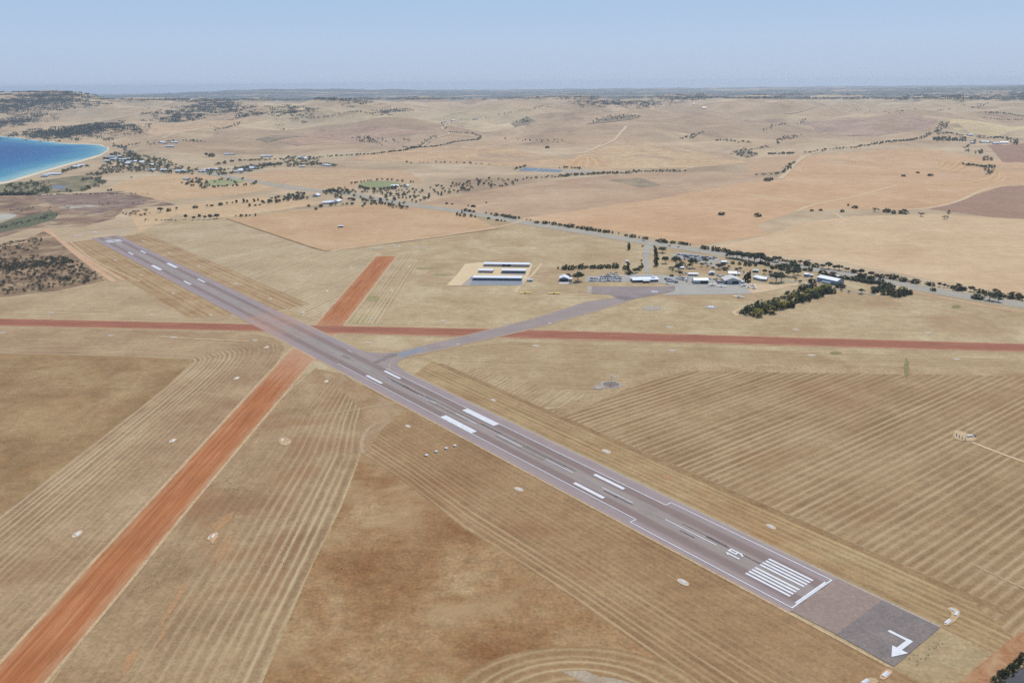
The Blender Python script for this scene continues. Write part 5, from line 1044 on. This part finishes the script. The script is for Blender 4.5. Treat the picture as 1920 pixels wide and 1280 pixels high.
row('A4', [(200, 947, 47, 62), (300, 957, 142, 142), (410, 988, 112, 132, 'yellow'), (440, 862, 102, 112), (560, 947, 142, 162, 'yellow'), (480, 902, 102, 112), (590, 842, 82, 112), (650, 802, 72, 92), (700, 892, 112, 122, 'yellow'), (770, 872, 102, 132, 'yellow'), (740, 762, 52, 72), (805, 732, 82, 92), (850, 812, 122, 142, 'yellow'), (840, 872, 92, 92), (910, 702, 72, 92), (955, 807, 112, 112), (1000, 662, 102, 112), (1000, 782, 102, 112, 'yellow'), (1060, 792, 72, 72), (1080, 732, 112, 142, 'yellow'), (1060, 662, 92, 102), (1130, 622, 82, 82), (1140, 752, 112, 122), (1170, 692, 92, 112, 'yellow'), (1220, 732, 102, 92), (1250, 682, 102, 122, 'yellow'), (1300, 642, 82, 112, 'yellow'), (1310, 692, 92, 92), (1380, 687, 62, 82, 'yellow'), (1350, 692, 72, 62), (640, 890, 90, 100), (520, 850, 70, 90), (380, 900, 90, 100)], 'bush', 'dense', 'in the flowering belt', 'flowering tree belt below the warehouse')
row('A5', [(15, 192, 42, 52), (85, 207, 57, 57), (135, 213, 20, 30), (195, 232, 57, 60), (260, 237, 42, 52), (320, 247, 47, 62), (375, 252, 47, 52), (435, 265, 67, 77), (490, 272, 52, 32), (550, 288, 57, 92), (630, 292, 20, 32), (700, 312, 62, 92), (830, 324, 32, 52), (875, 337, 47, 67), (965, 347, 47, 37), (1020, 357, 42, 32), (1060, 360, 32, 32), (1165, 388, 77, 102), (1110, 367, 37, 42), (1235, 388, 47, 62), (1320, 402, 62, 62), (1365, 410, 37, 37), (1430, 422, 52, 67), (1505, 432, 47, 62), (1600, 453, 77, 92), (1680, 464, 42, 72), (1810, 488, 82, 122), (1900, 502, 52, 42)], '*', 'dark', 'on the far verge, right part', 'far verge trees at the right')
row('A5', [(895, 397, 42, 52), (1395, 488, 62, 102), (1525, 507, 72, 102, 'tree'), (1625, 522, 57, 62, 'tree')], 'bush', 'round', 'on the near verge, far right', 'near verge bushes at the right')
row('A5', [(20, 262, 34, 62), (80, 282, 34, 62), (140, 293, 37, 62), (200, 303, 37, 62), (255, 314, 42, 72), (305, 312, 62, 72), (85, 250, 42, 92), (200, 272, 47, 82), (375, 363, 72, 102), (250, 412, 72, 82), (320, 373, 62, 72), (410, 403, 92, 102), (350, 437, 72, 82), (480, 458, 82, 102), (440, 442, 62, 62), (540, 412, 72, 82, 'yellow'), (590, 432, 72, 92), (560, 452, 52, 62), (630, 432, 52, 62), (395, 360, 60, 80), (280, 395, 60, 70)], 'bush', 'dark', 'in the thicket at the hedge end', 'thicket at the hedge end')
row('A6', [(185, 96, 9, 9), (215, 106, 26, 32), (245, 110, 24, 27), (275, 114, 20, 22), (365, 123, 16, 12), (405, 130, 17, 14), (440, 140, 27, 37), (490, 142, 22, 32), (515, 152, 27, 37), (545, 157, 32, 32), (575, 162, 27, 37), (612, 160, 20, 20), (670, 169, 12, 9), (700, 173, 11, 11), (745, 195, 22, 37), (805, 200, 28, 47), (840, 196, 16, 13), (875, 207, 28, 42), (920, 214, 24, 37), (958, 220, 22, 27), (1000, 227, 28, 62), (1055, 234, 24, 32), (1095, 240, 28, 47), (1140, 250, 35, 52), (1180, 254, 26, 37), (1215, 260, 28, 32), (1255, 267, 28, 32), (1280, 267, 26, 32), (1315, 270, 20, 16), (1360, 276, 14, 11), (1415, 292, 20, 27), (1465, 302, 28, 47), (1515, 306, 15, 13), (1560, 317, 26, 42)], 'bush', 'dark', 'along the highway beyond the orange paddock', 'bushes along the far highway edge')
row('A6', [(150, 137, 30, 19), (172, 142, 21, 16), (203, 147, 30, 23), (255, 147, 27, 21), (283, 152, 19, 16), (385, 164, 19, 27), (450, 177, 19, 27), (480, 180, 16, 13), (508, 182, 13, 11)], 'bush', 'dark', 'on the highway edge above the paddock', 'bushes on the near highway edge')
row('A6', [(70, 52, 17, 21), (112, 54, 11, 19), (232, 66, 13, 13), (270, 72, 19, 32), (368, 44, 13, 11)], 'bush', 'lone', 'in the mauve paddock beyond the highway', 'lone bushes in the mauve paddock')
row('B1', [(1395, 1047, 36, 22), (1455, 1052, 31, 24), (1500, 1047, 38, 25), (1538, 1047, 31, 23), (1577, 1047, 38, 28), (1628, 1042, 38, 40)], 'tree', 'open-crowned', 'in the row above the pale hay field', 'short tree row above the pale hay field')
row('B1', [(1770, 1026, 15, 13), (1808, 1026, 19, 13), (1820, 1026, 16, 11), (1848, 1026, 19, 13), (1875, 1021, 13, 11), (1205, 992, 36, 36), (1268, 987, 26, 31), (1325, 977, 23, 16), (1468, 962, 26, 36), (1555, 957, 21, 13), (1590, 947, 16, 26), (1655, 942, 26, 31), (1705, 937, 21, 16), (1745, 932, 19, 13), (1775, 927, 26, 16), (1830, 922, 31, 16), (1855, 920, 21, 16), (1905, 914, 23, 16), (1875, 950, 23, 21), (1550, 580, 31, 21), (1590, 577, 33, 46), (988, 740, 14, 14), (815, 845, 22, 18), (838, 845, 26, 14)], '*', 'scattered', 'in the paddocks below the village', 'scattered trees before the bayside village')
row('B2', [(15, 922, 19, 13), (70, 920, 23, 15), (95, 917, 19, 15), (148, 914, 19, 15), (175, 907, 21, 15), (112, 947, 19, 16), (155, 945, 15, 19), (190, 942, 13, 16), (45, 1027, 21, 13), (88, 1024, 19, 13), (115, 1020, 11, 9), (157, 1022, 23, 13), (555, 952, 21, 23), (610, 974, 23, 23), (960, 952, 17, 19), (1705, 1000, 20, 14)], 'bush', 'dark', 'on the tan paddock left of the grove', 'bushes below the oval grove')
row('B4', [(75, 946, 21, 47), (450, 909, 16, 23), (510, 906, 16, 26), (660, 916, 21, 26), (702, 873, 16, 13), (750, 889, 16, 36), (890, 914, 23, 46, 'bare'), (970, 917, 31, 46), (1015, 927, 26, 29), (1085, 927, 23, 56), (1205, 945, 24, 44, 'bare'), (1395, 950, 40, 22, 'bare'), (1085, 669, 15, 26), (1185, 646, 15, 23), (1270, 666, 19, 31), (140, 702, 29, 39), (168, 694, 23, 29), (1370, 965, 14, 40, 'bare')], 'bush', 'lone', 'on the orange fields at the right', 'lone bushes on the orange fields')
row('B3', [(1745, 936, 23, 46), (540, 473, 19, 29), (28, 881, 17, 31), (118, 851, 11, 11)], 'bush', 'lone', 'on the fields right of the ponds', 'lone bushes right of the ponds')
row('O', [(1893, 1262, 16, 11), (1878, 1272, 15, 14), (1866, 1283, 14, 14), (1906, 1250, 14, 11), (1916, 1240, 15, 12), (1885, 1267, 12, 9), (1900, 1256, 12, 9)], 'bush', 'roadside', 'in the bottom right corner', 'bushes in the bottom right corner')
#==STUFF==
def stuff(name, pts, hr, wr, mat, faces=14, label=None, seed=1):
    """many small far trees or shrubs as one object: every one a cluster of leaf faces"""
    r = np.random.default_rng(seed); pts = np.array(pts); n = len(pts)
    h = r.uniform(*hr, n); wd = r.uniform(*wr, n); K = faces
    d = r.normal(size=(n, K, 3)); d /= np.linalg.norm(d, axis=2, keepdims=True); rad = r.uniform(.35, 1, (n, K, 1)); c = d * rad
    base = np.c_[pts, Hg(pts[:, 0], pts[:, 1])]
    cen = base[:, None, :] + np.stack([c[..., 0] * wd[:, None] / 2, c[..., 1] * wd[:, None] / 2, (.55 + c[..., 2] * .45) * h[:, None]], -1)
    nn = d + r.normal(size=d.shape) * .5; nn /= np.linalg.norm(nn, axis=2, keepdims=True)
    x = np.cross(nn, r.normal(size=d.shape)); x /= np.linalg.norm(x, axis=2, keepdims=True); y = np.cross(nn, x)
    s_ = (r.uniform(.22, .38, (n, K, 1)) * np.minimum(h, wd)[:, None, None] * math.sqrt(14 / K))
    V = np.stack([cen + x * s_, cen + y * s_ * .8, cen - x * s_, cen - y * s_ * .8], 2).reshape(-1, 3)
    me = bpy.data.meshes.new(name); nf = n * K
    me.vertices.add(len(V)); me.vertices.foreach_set('co', V.astype(np.float32).ravel()); me.loops.add(nf * 4); me.loops.foreach_set('vertex_index', np.arange(nf * 4, dtype=np.int32))
    me.polygons.add(nf); me.polygons.foreach_set('loop_start', np.arange(0, nf * 4, 4, dtype=np.int32)); me.polygons.foreach_set('loop_total', np.full(nf, 4, dtype=np.int32)); me.update(calc_edges=True)
    o = link(name, me, [mat], kind='stuff')
    if label: o['label'] = label[0]; o['category'] = label[1]
    return o
def along(px, n, spread=1.5):
    g = resample(gs(*px), n); g = g + rng.normal(0, 1, g.shape) * spread + (rng.random((n, 1)) - .5) * 0; return [tuple(a) for a in g]
def inside(px, n):
    """n random spots inside an outline (photo pixels), spread evenly on the picture's ground"""
    q = np.array(px, float); out = []; lo, hi = q.min(0), q.max(0)
    while len(out) < n:
        x, y = rng.uniform(lo, hi); c = False
        for i in range(len(q)):
            (x1, y1), (x2, y2) = q[i], q[i - 1]
            if (y1 > y) != (y2 > y) and x < (x2 - x1) * (y - y1) / (y2 - y1) + x1: c = not c
        if c: out.append(G(x, y))
    return out
FARL = m_foliage('far_tree_leaves', (.042, .047, .026, 1), (.105, .11, .064, 1)); SCRB = m_foliage('scrub_leaves', (.04, .04, .024, 1), (.10, .092, .06, 1)); DRYW = m_foliage('dry_weeds', (.07, .065, .03, 1), (.13, .115, .06, 1))
near = inside([(600, 362), (640, 352), (665, 356), (700, 356), (780, 354), (850, 342), (920, 335), (985, 338), (960, 350), (900, 356), (840, 365), (800, 378), (770, 386), (740, 384), (700, 376), (660, 374), (620, 371)], 190)
near += inside([(490, 380), (520, 370), (575, 362), (578, 374), (540, 378), (500, 384)], 70) + along([(640, 374), (690, 378), (720, 384), (762, 392)], 40, 6) + along([(675, 352), (690, 356), (720, 356), (760, 350)], 40, 5)
near += along([(660, 346), (672, 343), (712, 338), (750, 340), (772, 343)], 18, 4) + inside([(605, 358), (650, 352), (655, 364), (610, 368)], 30) + along([(592, 390), (620, 386), (660, 385), (720, 384)], 16, 5)
near += inside([(337, 345), (370, 335), (385, 338), (395, 350), (375, 353)], 45) + along([(380, 354), (420, 351), (470, 347), (482, 343)], 26, 5) + inside([(395, 335), (460, 335), (462, 345), (400, 348)], 10)
stuff('distant_trees', near, (5, 9), (6, 10.5), FARL, 40, ('dark grove of small trees round the green oval and the highway bend', 'trees'), 3)
vil = inside([(160, 330), (185, 318), (200, 305), (240, 300), (290, 298), (330, 312), (400, 318), (450, 314), (525, 306), (527, 312), (480, 320), (440, 328), (400, 330), (300, 325), (240, 323), (180, 331)], 390)
vil += inside([(190, 302), (215, 285), (240, 284), (262, 292), (270, 302), (230, 306)], 130) + along([(215, 272), (240, 287), (270, 300), (310, 312)], 60, 8) + along([(115, 324), (140, 317), (165, 312)], 30, 8) + along([(265, 294), (290, 298), (330, 310)], 25, 6)
vil += inside([(530, 300), (545, 294), (580, 296), (600, 298), (590, 312), (540, 314)], 90) + along([(440, 318), (480, 314), (530, 308)], 60, 8) + along([(560, 310), (600, 309), (630, 312)], 30, 6) + along([(400, 310), (440, 303), (480, 301), (530, 300)], 34, 6)
vil += along([(240, 274), (285, 271), (320, 268), (345, 262), (375, 267)], 60, 10) + inside([(0, 352), (40, 340), (70, 343), (100, 358), (40, 370), (0, 376)], 70) + inside([(0, 366), (60, 366), (75, 372), (30, 380), (0, 380)], 60) + along([(150, 340), (185, 335), (190, 345), (160, 358), (100, 362)], 40, 8)
stuff('village_trees', vil, (5, 10), (9, 16), FARL, 24, ('dark garden trees among the houses of the bayside village', 'trees'), 4)
hl = along([(580, 297), (640, 293), (700, 290), (750, 284), (790, 277), (850, 268), (895, 263), (902, 257), (885, 251), (840, 248)], 230, 4) + along([(760, 277), (800, 264), (822, 256)], 55, 9) + along([(838, 245), (829, 236), (836, 229), (862, 224)], 34, 6) + along([(868, 225), (920, 220), (960, 211), (1000, 206), (1050, 200)], 50, 8)
hl += along([(1052, 332), (1080, 329), (1110, 327), (1188, 325)], 80, 8) + along([(990, 336), (1020, 334), (1060, 332)], 12, 3) + along([(1052, 316), (1070, 316), (1092, 318)], 12, 4) + along([(962, 319), (985, 313)], 12, 4) + along([(1180, 323), (1280, 322)], 30, 3)
hl += along([(1431, 246), (1445, 239), (1462, 234), (1503, 228), (1510, 224)], 46, 8) + inside([(1448, 270), (1470, 255), (1505, 254), (1480, 262), (1462, 270)], 50) + along([(1405, 282), (1440, 275)], 14, 6) + along([(1440, 290), (1490, 288)], 40, 4) + along([(1421, 329), (1440, 327), (1462, 328), (1478, 314), (1490, 306)], 40, 5)
hl += along([(1511, 287), (1562, 279.5), (1603, 277), (1633, 273), (1706, 264), (1725, 259.5), (1757, 248), (1762, 238), (1765, 230)], 190, 7) + along([(1770, 240), (1775, 231)], 14, 5) + inside([(1750, 258), (1795, 258), (1796, 265), (1750, 265)], 90) + along([(1760, 252), (1802, 254)], 36, 7) + along([(1837, 256), (1877, 260)], 70, 10)
hl += inside([(1798, 258), (1812, 258), (1812, 266), (1798, 266)], 30) + inside([(1820, 266), (1830, 264), (1830, 272), (1820, 272)], 12) + inside([(1884, 260), (1910, 262), (1906, 273), (1895, 270)], 34) + along([(1812, 309), (1830, 312), (1860, 314)], 34, 8) + inside([(1846, 312), (1866, 312), (1862, 328), (1846, 328)], 26) + inside([(1826, 283), (1842, 283), (1842, 290), (1826, 290)], 16) + inside([(1842, 296), (1862, 296), (1860, 302), (1842, 302)], 14) + inside([(1800, 275), (1818, 272), (1818, 285), (1805, 285)], 12)
hl += inside([(660, 262), (690, 255), (712, 265), (690, 269)], 40) + inside([(650, 257), (770, 262), (770, 268), (700, 270)], 34) + along([(570, 221), (620, 218), (700, 214)], 45, 6) + inside([(960, 230), (988, 219), (1000, 226), (985, 232)], 46) + inside([(1100, 232), (1130, 218), (1180, 216), (1200, 218), (1130, 230)], 70) + inside([(1270, 262), (1310, 248), (1330, 244), (1300, 260)], 36) + inside([(1370, 290), (1395, 278), (1420, 290), (1400, 297)], 40) + along([(1340, 264), (1410, 268)], 30, 9) + along([(975, 262), (1050, 268)], 26, 30)
hl += along([(460, 302), (500, 299)], 12, 5) + along([(760, 306), (800, 306), (860, 306), (912, 309)], 16, 5) + along([(396, 238), (405, 240)], 4, 4) + along([(402, 246), (440, 235), (452, 229)], 40, 7) + along([(1600, 205), (1640, 210), (1690, 212)], 36, 10) + along([(1715, 205), (1780, 206)], 24, 7) + along([(1840, 221), (1920, 225)], 24, 5) + along([(1820, 203), (1850, 195)], 20, 8) + along([(1850, 212), (1900, 216), (1925, 220)], 50, 7)
stuff('hill_trees', hl, (4, 9), (6, 12), FARL, 16, ('dark lines and clumps of trees along gullies and lanes on the hills', 'trees'), 5)
wd_ = []
for q, n in (([(-60, 200), (0, 194), (30, 190), (60, 194), (100, 190), (155, 197), (60, 208), (-60, 212)], 520), ([(-60, 240), (0, 228), (50, 218), (90, 222), (50, 232), (-60, 248)], 260), ([(25, 252), (90, 246), (180, 238), (265, 242), (190, 249), (105, 258)], 420), ([(55, 183), (90, 180), (150, 187), (100, 188)], 120), ([(165, 192), (205, 194), (175, 198)], 60),
             ([(350, 197), (430, 190), (450, 196), (430, 204), (390, 208), (345, 203)], 300), ([(310, 223), (345, 218), (372, 222), (340, 226)], 110), ([(380, 209), (440, 207), (515, 216), (440, 211)], 130), ([(530, 213), (546, 204), (575, 211), (552, 214)], 110), ([(270, 218), (330, 211), (400, 208), (330, 214)], 80), ([(175, 236), (205, 233), (200, 238)], 40),
             ([(620, 192), (690, 189), (690, 194)], 60), ([(700, 213), (752, 206), (750, 211)], 50), ([(1090, 192), (1240, 192), (1232, 197), (1090, 197)], 200), ([(1260, 183), (1325, 181), (1325, 188), (1255, 189)], 160), ([(1880, 176), (1940, 168), (1940, 180)], 200), ([(1700, 181), (1940, 180), (1940, 186), (1700, 184)], 300)):
    wd_ += [(x + rng.normal(0, 60), y + rng.normal(0, 110)) for x, y in inside(q, n)]
for y0, y1, n, dens in ((166, 171, 1500, .42), (171, 175, 1500, .36), (176, 179, 1500, .33), (182, 187, 2400, .40)):
    k = 0
    while k < n:
        x, y = rng.uniform(-40, 1960), rng.uniform(y0, y1) - 0.006 * 0
        yy = y + (9 if x < 420 else 9 * max(0, (760 - x) / 340) if x < 760 else 0) * .5
        if math.sin(x / 61 + y * 2.1) + math.sin(x / 23 + y * 1.3 + 1) * .8 + math.sin(x / 140 - y) < (dens - .5) * 3 + .55: 
            k += .35; continue
        wd_.append(G(x, yy)); k += 1
woods = stuff('woodland', wd_, (10, 17), (40, 95), m_foliage('woodland_leaves', (.026, .03, .02, 1), (.06, .066, .042, 1)), 14, ('dark bluish bands of woodland on the far plain and coastal hills', 'woodland'), 6)
# scrub on the low ground by the bay
sc_ = inside([(-40, 490), (40, 478), (90, 482), (140, 486), (192, 522), (150, 530), (60, 520), (-40, 512)], 420) + inside([(-40, 505), (20, 497), (120, 480), (140, 492), (90, 500), (-40, 515)], 260) + inside([(-40, 470), (30, 452), (80, 448), (70, 470), (-20, 485)], 120) + inside([(-40, 520), (140, 520), (180, 530), (-40, 560)], 170)
stuff('scrub', sc_, (1.6, 4.5), (3.5, 8.5), SCRB, 40, ('dense dark scrub on reddish ground left of the far runway', 'scrub'), 7)
sc2 = along([(0, 428), (30, 420), (70, 412), (100, 402)], 60, 7) + inside([(225, 400), (280, 392), (282, 404), (240, 406)], 50) + inside([(60, 345), (95, 340), (100, 355), (70, 362)], 40) + inside([(105, 368), (230, 360), (300, 378), (120, 392)], 60) + along([(270, 413), (330, 414)], 12, 4) + inside([(0, 385), (80, 375), (160, 395), (20, 400)], 30)
stuff('shore_scrub', sc2, (1.5, 4), (3, 8), SCRB, 22, ('patchy low scrub on the saline flats beside the bay', 'scrub'), 8)
wdz = inside([(425, 890), (450, 862), (470, 870), (440, 920), (415, 930)], 60) + inside([(262, 1100), (330, 1010), (350, 1030), (290, 1110)], 60) + inside([(560, 900), (610, 890), (590, 980), (540, 1010)], 90) + inside([(480, 1040), (560, 1000), (540, 1070), (480, 1090)], 80) + inside([(620, 1050), (700, 1040), (690, 1090), (610, 1100)], 40) + inside([(20, 735), (90, 728), (80, 750), (20, 760)], 60) + inside([(1700, 1235), (1770, 1195), (1780, 1205), (1715, 1250)], 60) + inside([(560, 780), (620, 765), (610, 785)], 40) + inside([(0, 960), (180, 880), (290, 810), (300, 860), (100, 1040)], 40)
stuff('weeds', wdz[::2], (.2, .5), (.5, 1.3), DRYW, 10, ('sparse low weeds dotted over the mown grass', 'weeds'), 9)
